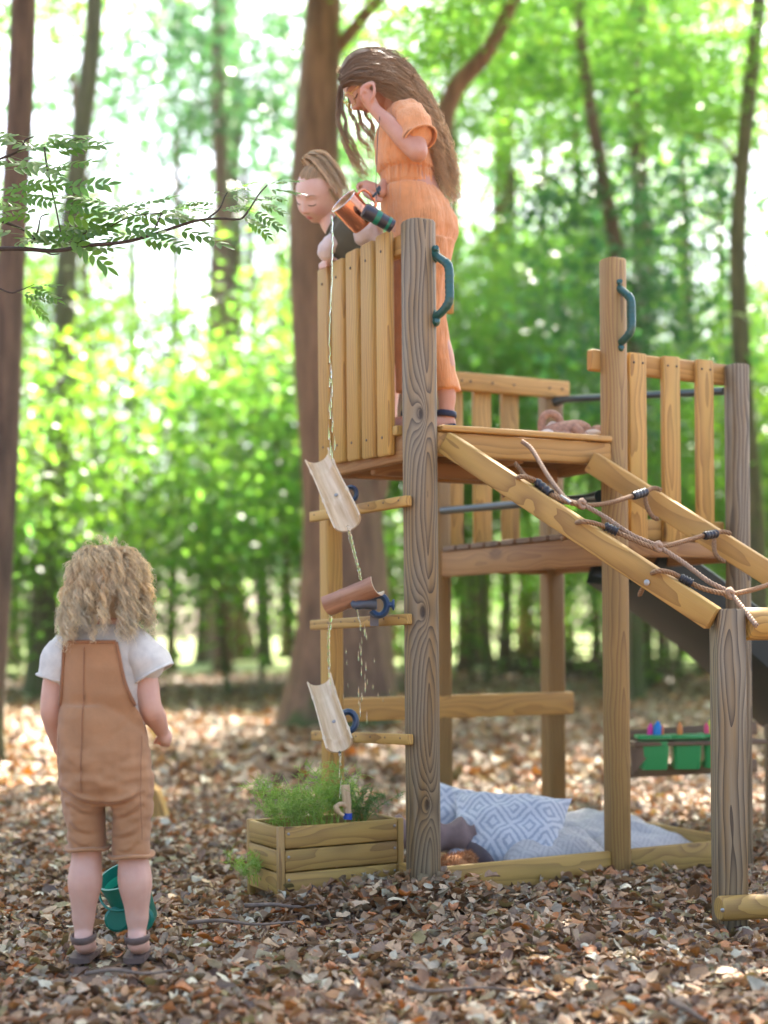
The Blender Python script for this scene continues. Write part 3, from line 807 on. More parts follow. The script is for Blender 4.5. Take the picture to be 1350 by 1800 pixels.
# ------------------------------------------------------------------ climbing ramp with rope net
RD = Vector((.71, -.44, -.545))
R1 = P(784, 778, 4.50); R2 = P(1040, 812, 4.755)
G0 = P(1279, HY, 4.1); G0.z = 0
beam('ramp_beam', R1, R1 + RD * .985, .067, .042, M_SLAT, tower, (0, 0, 1), .004)
beam('ramp_beam', R2, R2 + RD * 1.0, .067, .042, M_BEAM, tower, (0, 0, 1), .004)
gp = beam('ramp_post', G0 + Vector((0, 0, -.1)), G0 + Vector((0, 0, .826)), .082, .075, M_GREY, tower, (1, .12, 0), .010, 3)
H0 = G0 + (R2 - R1); H0.z = 0
beam('ramp_post', H0 + Vector((0, 0, -.1)), H0 + Vector((0, 0, .826)), .082, .075, M_GREY, tower, (1, .12, 0), .010, 3)
beam('log_rung', G0 + Vector((.04, 0, .785)), H0 + Vector((-.04, 0, .785)), .09, .09, M_SLAT, tower, (0, 0, 1), .044, 6)
beam('log_rung', G0 + Vector((-.045, -.068, .024)), H0 + Vector((0, -.2, .024)), .066, .066, M_PLANT, tower, (0, 0, 1), .03, 6)
screw(P(1270, 1600, 3.998), (0, -1, 0), tower, .006, M_STEEL)
for px, py in ((1008, 937), (1137, 1024)):
    screw(P(px, py, 4.5 - .44 * ((px - 784) / 466) - .026), (-.5, -.85, 0), tower, .009, M_STEEL)

def rope_mat(name, c):
    m, nt, b = new_mat(name); b.inputs['Roughness'].default_value = .8
    tc = nd(nt, 'ShaderNodeTexCoord'); n = nd(nt, 'ShaderNodeTexNoise'); n.inputs['Scale'].default_value = 260; n.inputs['Detail'].default_value = 3
    nt.links.new(tc.outputs['Object'], n.inputs[0])
    r = ramp(nt, [(.3, tuple(x * .6 for x in c)), (.7, tuple(x * 1.25 for x in c))], n.outputs[0]); nt.links.new(r.outputs[0], b.inputs['Base Color'])
    return m
M_ROPE = rope_mat('rope', (.36, .235, .145)); M_ROPE2 = rope_mat('rope_brown', (.28, .16, .075))
def rope(pts, r, mat, parent, n=8):
    """three strands laid around each other"""
    sp = spline(pts, n); L = 0; m = MB(); tot = [0]
    for i in range(1, len(sp)): tot.append(tot[-1] + (sp[i] - sp[i - 1]).length)
    step = .004; N = max(4, int(tot[-1] / step)); c = []
    for i in range(N + 1):
        s = tot[-1] * i / N
        j = max(k for k in range(len(tot)) if tot[k] <= s + 1e-9); j = min(j, len(sp) - 2)
        f = (s - tot[j]) / max(1e-9, tot[j + 1] - tot[j]); c.append(sp[j].lerp(sp[j + 1], f))
    for k in range(3):
        q = []
        pn = None
        for i, p in enumerate(c):
            t = (c[min(i + 1, N)] - c[max(i - 1, 0)]).normalized()
            a = Vector((0, 0, 1)) if pn is None else pn
            pn = (a - t * a.dot(t)).normalized() if (a - t * a.dot(t)).length > 1e-4 else Vector((1, 0, 0))
            bn = t.cross(pn); an = 2 * math.pi * (k / 3 + i * step / .034)
            q.append(p + (pn * math.cos(an) + bn * math.sin(an)) * r * .52)
        m.tube(q, r * .56, 6)
    return m.build('rope', mat, parent, 180)
def RP(px, py, lift=0.0):
    """point over the ramp plane (spanned by the two beams) seen at a pixel"""
    o = Vector((0, 0, CH)); d = P(px, py, 1.0) - o
    n = RD.cross(R2 - R1).normalized()
    if n.z < 0: n = -n
    c = R1 + n * (.036 + lift)
    return o + d * ((c - o).dot(n) / d.dot(n))
net = tower
RR = .0072
rope([P(918, 776, 4.60), P(935, 790, 4.57), RP(958, 828, .0), RP(980, 860), RP(1000, 880), RP(1025, 888), RP(1062, 908), RP(1110, 940), RP(1155, 960), RP(1200, 988), RP(1245, 1022), RP(1282, 1042), RP(1305, 1068), RP(1330, 1100)], RR, M_ROPE, net)
rope([P(905, 814, 4.58), P(925, 838, 4.55), RP(945, 850), RP(970, 870), RP(1000, 884)], RR, M_ROPE2, net)
rope([P(885, 872, 4.42), P(893, 860, 4.40), P(905, 845, 4.40), RP(915, 838, .015), RP(935, 842, .012), RP(958, 855), RP(985, 876), RP(1010, 886), RP(1040, 888), RP(1075, 883), RP(1118, 870), RP(1135, 864, .008), RP(1150, 858, .014), RP(1162, 862, .014), ], RR, M_ROPE2, net)
rope([P(1133, 868, 4.60), P(1137, 890, 4.585), P(1147, 908, 4.58), P(1157, 913, 4.585)], RR, M_ROPE2, net)
rope([P(988, 948, 4.32), P(996, 938, 4.29), P(1010, 922, 4.29), RP(1022, 917, .014), RP(1045, 920, .012), RP(1072, 930), RP(1105, 945), RP(1140, 960), RP(1158, 962), RP(1190, 955), RP(1235, 942), RP(1252, 938, .008), RP(1272, 935, .014), RP(1284, 938, .014)], RR, M_ROPE2, net)
rope([P(1255, 945, 4.50), P(1256, 968, 4.475), P(1262, 980, 4.47), P(1274, 988, 4.475)], RR, M_ROPE2, net)
rope([P(1124, 1046, 4.20), P(1131, 1032, 4.17), P(1143, 1012, 4.17), RP(1155, 1004, .014), RP(1180, 1007, .012), RP(1205, 1020), RP(1240, 1036), RP(1280, 1044), RP(1310, 1040), RP(1350, 1028), RP(1420, 1000)], RR, M_ROPE2, net)
for (px, py) in ((1022, 886), (1156, 961), (1282, 1043)):
    c = RP(px, py); ring = []
    for i in range(22):
        a = i / 22 * 2 * math.pi * 2
        ring.append(c + Vector((.0085 * math.cos(a), -.003 + .010 * math.sin(a * .5), .0085 * math.sin(a) + .004 * math.sin(a * 1.5))))
    k = MB().tube(ring, .0072, 7).build('knot', M_ROPE, net, 180)
def ferrule(a, b):
    a, b = Vector(a), Vector(b); m = MB(); d = b - a
    pts, rad = [], []
    for i in range(16):
        pts.append(a + d * i / 15); rad.append(.0112 + (.0024 if (i // 2) % 2 else 0))
    m.tube(pts, rad, 12); return m.build('rope_connector', M_BLACK, net, 40)
ferrule(RP(942, 846, .006), RP(968, 868, .002)); ferrule(RP(1062, 924, .004), RP(1085, 935, .002)); ferrule(RP(1195, 1015, .004), RP(1216, 1026, .002))
ferrule(RP(1113, 872, .002), RP(1134, 865, .006)); ferrule(RP(1238, 942, .002), RP(1258, 938, .006))
# shackle at the top of the net
MB().tube([RP(985, 872, .004), RP(1003, 884, .004)], .006, 8).build('shackle', M_STEEL, net, 40)

# ------------------------------------------------------------------ slide
def slide_obj():
    r = empty('slide', T(1.27, .55, 0), 'dark green plastic slide running down behind the ramp', 'slide')
    prof = [(-.19, .11), (-.175, .12), (-.165, .10), (-.15, .01), (0, -.012), (.15, .01), (.165, .10), (.175, .12), (.19, .11), (.165, -.015), (0, -.035), (-.165, -.015)]
    m = MB(); rs = []
    for i in range(25):
        s = i / 24
        a = 1.16 + 1.2 * s
        z = .97 - .92 * s + .5 * max(0, s - .7) + .10 * math.sin(s * 3.1)
        tz = math.atan2(-.92 + (.5 if s > .7 else 0) + .3 * math.cos(s * 3.1), 1.2)
        c = T(a, .56, z)
        nrm = Vector((-math.sin(tz) * TU.x, -math.sin(tz) * TU.y, math.cos(tz)))
        rs.append([c + TV * x * 1.15 + nrm * y * 1.15 for x, y in prof])
    m.rings(rs, True)
    m.build('chute', plain('slide_green', (.006, .02, .02), .5, noise=.3, nscale=6), r, 50)
    leg = beam('leg', T(1.9, .56, -.05), T(1.9, .56, .40), .05, .05, M_DARKW, r)
slide_obj()
# ------------------------------------------------------------------ planter box
PX = P(490, HY, 4.43); PX.z = 0
def PL(a, b, z): return PX + TU * a + TV * b + Vector((0, 0, z))
planter = empty('planter_box', PX, 'low wooden planter box full of feathery herbs beside the weathered post', 'planter')
PH = .205
for k in range(3):
    z = -.0 + .068 * k + .032
    beam('plank', PL(.012, 0, z), PL(.388, 0, z), .064, .018, M_PLANT, planter, (0, 0, 1), .004)
    beam('plank', PL(0, .012, z), PL(0, .215, z), .064, .018, M_PLANT, planter, (0, 0, 1), .004)
    beam('plank', PL(.012, .22, z), PL(.388, .22, z), .064, .018, M_PLANT, planter, (0, 0, 1), .004)
    beam('plank', PL(.4, .012, z), PL(.4, .215, z), .064, .018, M_PLANT, planter, (0, 0, 1), .004)
    for a in (.022, .378):
        screw(PL(a, -.0092, z + .012), -TV, planter, .0045, M_STEEL)
for a, b in ((.0, .0), (.4, 0), (.4, .22), (0, .22)):
    beam('corner_post', PL(a, b, -.03), PL(a, b, PH - .003), .02, .02, M_POST if a == 0 and b == 0 else M_PLANT, planter, SD, .003)
sm = MB().box(PL(.2, .11, .15), .375, .2, .03, Matrix.Rotation(UA, 3, 'Z'))
sm.build('soil', plain('soil', (.03, .018, .012), .9, noise=.5, nscale=60, bump=.8, bscale=90), planter, 0)

# herbs: feathery plants of many thin stems and threads
def herb(name, label, c, h, n, spread, seed, mat, nthread=26, lean=(0, 0), group=None):
    rg = np.random.default_rng(seed); V, Fq, rn = [], [], []
    def ribbon(p, w):
        p = np.array(p); k = len(p); t = np.gradient(p, axis=0); side = np.cross(t, rg.normal(0, 1, 3)); side /= np.linalg.norm(side, axis=1)[:, None] + 1e-9
        ww = w * np.linspace(1, .35, k)[:, None]; b = sum(len(x) for x in V)
        V.append(np.concatenate([p - side * ww, p + side * ww])); r = rg.random()
        for i in range(k - 1): Fq.append((b + i, b + i + 1, b + k + i + 1, b + k + i)); rn.append(r)
    stems = []
    for s in range(n):
        az = rg.random() * 6.283; ln = h * (.55 + .5 * rg.random()); sp = spread * (.3 + .8 * rg.random())
        t = np.linspace(0, 1, 7)[:, None]
        d = np.array([math.cos(az) * sp + lean[0], math.sin(az) * sp + lean[1], 0])
        p = np.array([rg.normal(0, .02), rg.normal(0, .02), 0]) + d * t ** 1.6 + np.array([0, 0, 1]) * ln * (t - .18 * t ** 3)
        ribbon(p, .0016); stems.append(p)
        for q in range(nthread):
            f = .35 + .65 * rg.random(); i = min(5, int(f * 6)); c0 = p[i] + (p[i + 1] - p[i]) * (f * 6 - i)
            dd = rg.normal(0, 1, 3); dd[2] = abs(dd[2]) * .5 + .1; dd *= h * .13 * (.5 + rg.random()) / np.linalg.norm(dd)
            tt = np.linspace(0, 1, 4)[:, None]
            br = c0 + dd * tt - np.array([0, 0, .012]) * tt ** 2; ribbon(br, .0010)
            for _ in range(3):
                e = br[rg.integers(1, 4)]; d2 = rg.normal(0, .012, 3); ribbon(np.array([e, e + d2 * .6, e + d2 + np.array([0, 0, .003])]), .0011)
    V = np.concatenate(V)
    r = empty(name, c, label, 'plant', group)
    o = link('foliage', np_mesh(name, V, Fq, {'rnd': np.array(rn)}), mat, r, Matrix.Translation(c))
    return r
M_HERB = leafmat('herb_green', [(.20, .33, .05), (.29, .42, .09), (.16, .28, .05), (.38, .48, .15), (.24, .36, .07)], .45, .4, tv=1.6)
M_HERB2 = leafmat('herb_dark', [(.07, .16, .04), (.11, .21, .055), (.06, .13, .04), (.15, .25, .07)], .45, .4, tv=1.6)
herb('herb', 'bright green feathery herb at the left end of the planter', PL(.07, .1, .16), .20, 20, .12, 1, M_HERB, 24, (-.02, -.03))
herb('herb', 'tall grassy clump of herb in the middle of the planter', PL(.15, .09, .16), .22, 30, .09, 2, M_HERB, 10, (0, 0))
herb('herb', 'tallest feathery herb, under the lowest bamboo channel', PL(.24, .13, .16), .25, 20, .10, 3, M_HERB, 24, (-.02, 0))
herb('herb', 'darker loose herb at the right end of the planter', PL(.33, .14, .16), .17, 14, .10, 4, M_HERB2, 22, (.03, 0))
herb('herb', 'small yellow-green sprig hanging beside the planter on the left', PL(-.03, .14, .02), .13, 9, .03, 5, M_HERB, 20, (-.02, -.02))
# carved wooden bird-like tool stuck in the soil
tb = P(604, 1436, 4.60)
wt = empty('wooden_toy', tb, 'small carved wooden toy with blue band standing in the planter', 'toy')
M_PALE = wood('pale_wood', (.62, .44, .25), (.42, .26, .12), ring=120, contrast=.5, knots=.3)
MB().tube(spline([P(611, 1438, 4.6), P(610, 1415, 4.6), P(608, 1395, 4.6), P(607, 1380, 4.6)], 4), [.012] * 4 + [.0135] * 4 + [.014] * 4 + [.013], 10).build('handle', M_PALE, wt, 50)
MB().tube(spline([P(609, 1418, 4.595), P(600, 1413, 4.58), P(591, 1418, 4.57), P(594, 1426, 4.57), P(604, 1434, 4.57)], 5), [.007] * 10 + [.009] * 6 + [.006] * 5, 10).build('beak', M_PALE, wt, 60)
MB().tube([P(611, 1440, 4.6), P(611.5, 1429, 4.6)], .0135, 12).build('band', plain('blue_paint', (.01, .07, .42), .35), wt, 40)

# ------------------------------------------------------------------ bamboo channels of the water wall
def bamboo_mat(name, c0, c1, sc=6):
    m, nt, b = new_mat(name); L = nt.links; tc = nd(nt, 'ShaderNodeTexCoord')
    mp = nd(nt, 'ShaderNodeMapping'); mp.inputs['Scale'].default_value = (60, 60, sc); L.new(tc.outputs['Object'], mp.inputs[0])
    n = nd(nt, 'ShaderNodeTexNoise'); n.inputs['Scale'].default_value = 1; n.inputs['Detail'].default_value = 6; L.new(mp.outputs[0], n.inputs[0])
    r = ramp(nt, [(.3, c0), (.68, c1)], n.outputs[0]); L.new(r.outputs[0], b.inputs['Base Color']); b.inputs['Roughness'].default_value = .33
    bp = nd(nt, 'ShaderNodeBump'); bp.inputs['Strength'].default_value = .15; bp.inputs['Distance'].default_value = .002; L.new(n.outputs[0], bp.inputs['Height']); L.new(bp.outputs[0], b.inputs['Normal'])
    return m
M_BIN = bamboo_mat('bamboo_inside', (.50, .33, .16), (.78, .62, .40)); M_BOUT = bamboo_mat('bamboo_skin', (.27, .115, .055), (.50, .26, .14))
M_BEDGE = plain('bamboo_edge', (.10, .05, .025), .6, noise=.4)
M_CLIP = plain('blue_clip', (.035, .075, .15), .4); M_CLIPD = plain('grey_clip', (.07, .08, .095), .4)
M_WET = plain('water', (.98, .99, 1.0), .05, trans=1.0); M_WET.node_tree.nodes['Principled BSDF'].inputs['IOR'].default_value = 1.33
def channel(label, p0, p1, r, opn, nodes=(.2, .62), arc=88):
    p0, p1 = Vector(p0), Vector(p1); L = (p1 - p0).length
    root = empty('bamboo_channel', p1, label, 'bamboo channel', 'split bamboo channels of the water wall')
    M = frame(p1 - p0, -Vector(opn)).to_4x4(); M.translation = p0      # local x points to the back of the half pipe
    th = .0045; NZ = 26
    def prof(z, rad, a0=-arc, a1=arc, n=15):
        return [Vector((math.cos(R(a0 + (a1 - a0) * i / (n - 1))) * rad, math.sin(R(a0 + (a1 - a0) * i / (n - 1))) * rad, z)) for i in range(n)]
    vi, vo = [], []
    for i in range(NZ + 1):
        z = L * i / NZ; k = 1 - .05 * math.sin(z * 17)
        nb = sum(math.exp(-((z / L - q) * L / .006) ** 2) for q in nodes)
        vi.append(prof(z, (r - th) * k - .004 * nb)); vo.append(prof(z, r * k + .0025 * nb))
    def sheet(rows, flip):
        n = len(rows[0]); v = [x for q in rows for x in q]; f = []
        for i in range(len(rows) - 1):
            for j in range(n - 1):
                a = i * n + j; f.append((a, a + 1, a + n + 1, a + n) if flip else (a + n, a + n + 1, a + 1, a))
        return v, f
    m = MB(); m.add(*sheet(vi, False)); link('inner_face', mesh('inner_face', m.v, m.f, 60), M_BIN, root, M)
    m = MB(); m.add(*sheet(vo, True)); link('outer_skin', mesh('outer_skin', m.v, m.f, 60), M_BOUT, root, M)
    m = MB()
    for side in (0, -1):
        v = []; f = []
        for i in range(NZ + 1): v += [vi[i][side], vo[i][side]]
        for i in range(NZ): f.append((2 * i, 2 * i + 1, 2 * i + 3, 2 * i + 2))
        m.add(v, f)
    for e in (0, NZ):
        n = len(vi[0]); m.add(vi[e] + vo[e], [(j, j + 1, n + j + 1, n + j) for j in range(n - 1)])
    link('rim', mesh('rim', m.v, m.f, 30), M_BEDGE if arc < 80 else plain('bamboo_rim', (.62, .48, .30), .5, noise=.2), root, M)
    return root, M, L
ch1, M1, L1 = channel('highest bamboo channel, steep, just below the slatted wall', P(556, 797, 4.62), P(610, 916, 4.42), .042, (-.25, -.9, .35))
ch2, M2, L2 = channel('middle bamboo channel, its brown outside turned to the viewer', P(664, 1026, 4.42), P(577, 1062, 4.50), .037, (.15, .62, .75), (.62,))
ch3, M3_, L3 = channel('lowest bamboo channel, steep, above the planter', P(560, 1190, 4.60), P(596, 1306, 4.40), .040, (-.15, -.92, .3), (.25, .85))
for root, M, L, f in ((ch1, M1, L1, .52), (ch3, M3_, L3, .58)):
    p = M @ Vector((.034, 0, L * f)); nr = -(M.to_3x3() @ Vector((1, 0, 0)))
    screw(p, nr, root, .006, M_STEEL)
def clip(root, c, s=1.0, mat=None):
    c = Vector(c); m = MB()
    q = [c + Vector((.021 * s * math.cos(R(a)), .0, .026 * s * math.sin(R(a)))) for a in range(-150, 151, 20)]
    m.tube(q, .009 * s, 8, flat=2.2); m.box(c + Vector((-.02 * s, .012, 0)), .03 * s, .02, .02 * s)
    return m.build('clip', mat or M_CLIP, root, 40)
clip(ch1, P(617, 868, 4.62), .8); clip(ch3, P(612, 1268, 4.62), 1.15); clip(ch2, P(666, 1064, 4.47), 1.15)
MB().tube(spline([P(683, 1063, 4.46), P(690, 1063, 4.46), P(694, 1063, 4.46)], 3), [.008, .008, .008, .016, .017, .017, .014], 12).build('knob', M_CLIP, ch2, 40)
MB().tube(spline([P(660, 1062, 4.45), P(640, 1061, 4.44), P(626, 1064, 4.43), P(618, 1058, 4.43)], 4), [.017, .017, .0165, .016, .015, .0145, .014, .0135, .013, .012, .01, .008, .006], 12).build('spout', M_CLIPD, ch2, 50)
MB().box(P(658, 1090, 4.53), .026, .03, .036).box(P(656, 1078, 4.52), .01, .02, .02).build('bracket', plain('bracket_grey', (.16, .15, .15), .5), ch2, 0)

# ------------------------------------------------------------------ water
def stream(label, pts, r0, r1, seed, drops=()):
    rg = random.Random(seed); sp = spline(pts, 14); n = len(sp)
    root = empty('water_stream', sp[-1], label, 'water')
    q, rad = [], []
    for i, p in enumerate(sp):
        t = i / (n - 1)
        q.append(p + Vector((rg.uniform(-1, 1), rg.uniform(-1, 1), 0)) * .0012 * (1 + t)); rad.append((r0 + (r1 - r0) * t) * rg.uniform(.8, 1.2))
    MB().tube(q, rad, 8).build('jet', M_WET, root, 180)
    m = MB()
    for (x, y, Y, s) in drops:
        m.tube([P(x, y, Y) + Vector((0, 0, s * k)) for k in (-2.2, -1.4, 0, 1.6, 3)], [s * .05, s * .24, s * .28, s * .17, s * .04], 7)
    if drops: m.build('droplets', M_WET, root, 180)['kind'] = 'stuff'
    return root
rd = random.Random(5)
stream('long thin water jet falling from the copper cup', [P(583, 378, 4.50), P(584, 420, 4.5), P(583, 480, 4.5), P(580, 560, 4.5), P(579, 640, 4.5)], .0034, .0016, 1,
       [(580 + rd.uniform(-3, 9) * (y - 600) / 200, y, 4.5, rd.uniform(.006, .0105)) for y in range(645, 800, 9)])
stream('twisting water jet pouring from the highest bamboo channel', [P(612, 924, 4.40), P(616, 945, 4.4), P(623, 972, 4.4), P(630, 998, 4.4), P(634, 1020, 4.41)], .0052, .0036, 2)
stream('water running from the middle channel into the lowest one', [P(583, 1070, 4.48), P(580, 1095, 4.5), P(577, 1120, 4.52), P(578, 1150, 4.54), P(579, 1176, 4.55)], .005, .0035, 3, [(578, 1182, 4.55, .008), (580, 1195, 4.55, .009)])
stream('spray dripping from the grey spout', [P(626, 1068, 4.42), P(629, 1080, 4.42), P(632, 1092, 4.42)], .003, .0018, 4,
       [(634 + rd.uniform(-4, 12), y, 4.42, rd.uniform(.004, .008)) for y in range(1100, 1270, 9)] + [(rd.uniform(600, 706), rd.uniform(1130, 1230), 4.42, .0035) for _ in range(12)])
stream('last trickle dropping from the lowest channel into the planter', [P(597, 1322, 4.39), P(598, 1330, 4.39), P(598, 1345, 4.39)], .0045, .0018, 6, [(598 + rd.uniform(-2, 3), y, 4.4, .006) for y in range(1352, 1400, 9)])

# ------------------------------------------------------------------ cushions, toys under the tower
def cushion_mesh(L, W, H, seed=0, nx=28, ny=22):
    rg = np.random.default_rng(seed); V = []; ph = rg.random(8) * 6.28
    def zf(u, v):
        e = (1 - abs(u) ** 2.6) * (1 - abs(v) ** 2.6)
        return H * max(e, 0) ** .55
    for s in (1, -1):
        for i in range(nx + 1):
            for j in range(ny + 1):
                u, v = -1 + 2 * i / nx, -1 + 2 * j / ny
                pin = 1 - .10 * (1 - abs(u) ** 2) * abs(v) ** 3 - 0
                pin2 = 1 - .10 * (1 - abs(v) ** 2) * abs(u) ** 3
                w = .006 * math.sin(7 * u + ph[0] + 3 * v) + .005 * math.sin(9 * v - 4 * u + ph[1]) + .003 * math.sin(17 * u + 11 * v + ph[2])
                e = (1 - u ** 8) * (1 - v ** 8)
                V.append((u * L / 2 * pin2, v * W / 2 * pin, s * (zf(u, v) + w * e * (H / .07))))
    Fq = []; n = ny + 1; off = (nx + 1) * n
    for k in (0, 1):
        for i in range(nx):
            for j in range(ny):
                a = k * off + i * n + j; Fq.append((a, a + n, a + n + 1, a + 1) if k == 0 else (a, a + 1, a + n + 1, a + n))
    return np_mesh('cushion', V, Fq, smooth=True)
def diamond_mat(name, base, ink, k=9.0, soft=.5):
    """woven concentric diamonds"""
    m, nt, b = new_mat(name); L = nt.links; tc = nd(nt, 'ShaderNodeTexCoord')
    mp = nd(nt, 'ShaderNodeMapping'); mp.inputs['Scale'].default_value = (k, k * .8, 1); mp.inputs['Location'].default_value = (.35, .2, 0); L.new(tc.outputs['Object'], mp.inputs[0])
    sx = nd(nt, 'ShaderNodeSeparateXYZ'); L.new(mp.outputs[0], sx.inputs[0])
    ax = mathn(nt, 'ABSOLUTE', mathn(nt, 'SUBTRACT', mathn(nt, 'FRACT', sx.outputs[0]), .5)); ay = mathn(nt, 'ABSOLUTE', mathn(nt, 'SUBTRACT', mathn(nt, 'FRACT', sx.outputs[1]), .5))
    nz = nd(nt, 'ShaderNodeTexNoise'); nz.inputs['Scale'].default_value = 120; nz.inputs['Detail'].default_value = 3; L.new(tc.outputs['Object'], nz.inputs[0])
    d = mathn(nt, 'ADD', mathn(nt, 'ADD', ax, ay), mathn(nt, 'MULTIPLY_ADD', nz.outputs[0], .10, -.05))
    f = mathn(nt, 'FRACT', mathn(nt, 'MULTIPLY', d, 4.4))
    r = ramp(nt, [(.40, (0, 0, 0)), (.50, (1, 1, 1)), (.82, (1, 1, 1)), (.92, (0, 0, 0))], f)
    L.new(mixc(nt, mathn(nt, 'MULTIPLY', r.outputs[0], soft), base, ink), b.inputs['Base Color']); b.inputs['Roughness'].default_value = .9; b.inputs['Sheen Weight'].default_value = .2
    bp = nd(nt, 'ShaderNodeBump'); bp.inputs['Strength'].default_value = .5; bp.inputs['Distance'].default_value = .004; L.new(nz.outputs[0], bp.inputs['Height']); L.new(bp.outputs[0], b.inputs['Normal'])
    return m
M_CBLUE = diamond_mat('cushion_blue_diamond', (.62, .62, .62), (.27, .31, .37), 8.5, .7)
M_CGREY = diamond_mat('cushion_grey_weave', (.50, .47, .43), (.33, .31, .30), 12, .5)
M_CBROWN = plain('cushion_mauve', (.25, .17, .15), .9, noise=.12, nscale=40, bump=.3, bscale=400)
def cushion(label, c, L, W, H, rot, mat, seed):
    o = link('cushion', cushion_mesh(L, W, H, seed), mat)
    o.matrix_basis = Matrix.Translation(c) @ rot.to_4x4()
    return tag(o, label, 'cushion')
def rotm(z, x): return frame(z, x)
cushion('large blue-grey diamond patterned cushion lying tilted under the tower', P(893, 1462, 5.02), .40, .34, .075, rotm((-.1, -.62, .78), (.84, .15, -.42)), M_CBLUE, 1)
cushion('blue-grey patterned cushion behind the weathered post, standing behind the mauve bolster', P(790, 1440, 5.25), .28, .28, .07, rotm((.25, -.75, .6), (.9, .2, -.35)), M_CBLUE, 2)
cushion('flat grey woven cushion in front, by the ground board', P(962, 1500, 4.97), .38, .26, .07, rotm((0, -.25, .97), (.95, .3, .0)), M_CGREY, 3)
cushion('pale grey woven cushion lying behind the flat front one', P(1035, 1470, 5.45), .54, .36, .075, rotm((0, -.12, .99), (.95, .25, .0)), M_CGREY, 4)
cushion('pale woven floor cushion beside the tall post, right end of the row', P(1130, 1486, 5.34), .44, .34, .05, rotm((0.1, -.15, .97), (.93, .35, -.06)), M_CGREY, 5)
bo = P(745, 1470, 4.98)
m = MB(); sp = spline([P(690, 1466, 4.95), P(720, 1468, 4.95), P(770, 1472, 4.97), P(815, 1470, 4.98), P(838, 1464, 4.98)], 6)
nn = len(sp); m.tube(sp, [.055 + .012 * math.sin(i * .8) - (.035 * max(0, (i / nn - .8) / .2)) for i in range(nn)], 18, flat=1.1)
tag(m.build('bolster', M_CBROWN, None, 180), 'mauve bolster cushion passing behind the weathered post', 'cushion')
m = MB(); m.add(*[(lambda a: (a.v, a.f))(MB().tube(spline([P(800, 1492, 5.0), P(835, 1500, 4.9), P(868, 1520, 4.84)], 5), [.03, .034, .036, .036, .034, .034, .032, .03, .026, .02, .012], 14, flat=.5))][0])
tag(m.build('folded_blanket', plain('blanket_dark', (.12, .09, .09), .95, noise=.2), None, 180), 'dark folded blanket edge under the blue cushion', 'blanket')
# furry brown toy by the foot of the weathered post
def fur_blob(root, name, c, r, mat, n=900, ln=.012, seed=0):
    rg = np.random.default_rng(seed); c = np.array(c); r = np.array(r if hasattr(r, '__len__') else (r, r, r))
    MB().ball(c, tuple(r * .95), n=18, m=12).build(name, mat, root, 180)
    d = rg.normal(0, 1, (n, 3)); d /= np.linalg.norm(d, axis=1)[:, None]
    p = c + d * r; t = d + rg.normal(0, .45, (n, 3)); t *= (ln * (.5 + rg.random(n)) / np.linalg.norm(t, axis=1))[:, None]
    s = np.cross(t, rg.normal(0, 1, (n, 3))); s *= (.0012 / np.linalg.norm(s, axis=1))[:, None]
    V = np.stack([p - s, p + s, p + t], 1).reshape(-1, 3)
    return V
def fur_toy(name, label, parts, mat, ln, n):
    root = empty(name, parts[0][1], label, 'soft toy'); VV = []
    for i, (nm, c, r, mt) in enumerate(parts):
        V = fur_blob(root, nm, c, r, mt or mat, n, ln, i)
        link('fur', np_mesh('fur', V, np.arange(len(V)).reshape(-1, 3)), mt or mat, [o for o in root.children if o.name.startswith(nm)][-1])
    return root
M_TEDDY = plain('teddy_fur', (.42, .19, .07), .9, noise=.3, nscale=50); 
fur_toy('teddy_toy', 'furry ginger soft toy lying at the foot of the weathered post', [('body', P(800, 1520, 4.66), (.045, .04, .032), None), ('head', P(818, 1514, 4.68), (.032, .032, .028), None), ('paw', P(793, 1535, 4.62), (.026, .026, .02), None), ('paw', P(815, 1535, 4.62), (.022, .022, .02), None)], M_TEDDY, .013, 900)
# plush monkey on the upper deck
M_PLUSH = plain('plush_brown', (.40, .245, .17), .9, noise=.25, nscale=90, bump=.5, bscale=300); M_PLUSHW = plain('plush_cream', (.70, .62, .52), .9, noise=.15, nscale=90, bump=.4, bscale=300)
YM = 4.98
mk = empty('plush_monkey', P(985, 790, YM), 'brown and cream plush monkey lying on the upper deck', 'soft toy')
def mp_(x, y, d=0): return P(x, y - 3, YM + d)
MB().tube(spline([mp_(955, 766), mp_(975, 765), mp_(1000, 762), mp_(1025, 760), mp_(1040, 765)], 5), [.02, .026, .03, .033, .035, .036, .037, .038, .038, .037, .037, .038, .038, .037, .035, .032, .028, .024, .02, .014, .006], 16).build('body', M_PLUSH, mk, 180)
MB().tube(spline([mp_(953, 765), mp_(952, 748), mp_(957, 734), mp_(970, 730), mp_(982, 738), mp_(988, 754), mp_(990, 766)], 6), [.013] * 36 + [.012], 12).build('tail', M_PLUSH, mk, 180)
MB().tube(spline([mp_(962, 754, -.01), mp_(970, 747, -.01), mp_(978, 750, -.01), mp_(972, 756, -.01), mp_(964, 757, -.01)], 5), [.006] * 21, 8).build('ear_lining', M_PLUSHW, mk, 180)
MB().tube(spline([mp_(965, 770), mp_(945, 772), mp_(930, 774), mp_(920, 775)], 5), [.022] * 6 + [.018] * 10, 12).build('leg', M_PLUSH, mk, 180)
MB().ball(mp_(922, 774), (.022, .02, .014)).build('foot', M_PLUSHW, mk, 180)
MB().ball(mp_(962, 769, -.03), (.028, .024, .022)).build('foot', M_PLUSHW, mk, 180)
MB().tube(spline([mp_(975, 768, -.025), mp_(1000, 770, -.03), mp_(1014, 772, -.03)], 5), [.018] * 11, 12).build('arm', M_PLUSH, mk, 180)
MB().tube(spline([mp_(1010, 755, -.035), mp_(1020, 765, -.045), mp_(1028, 774, -.05)], 5), [.018] * 6 + [.016] * 5, 12).build('arm', M_PLUSH, mk, 180)
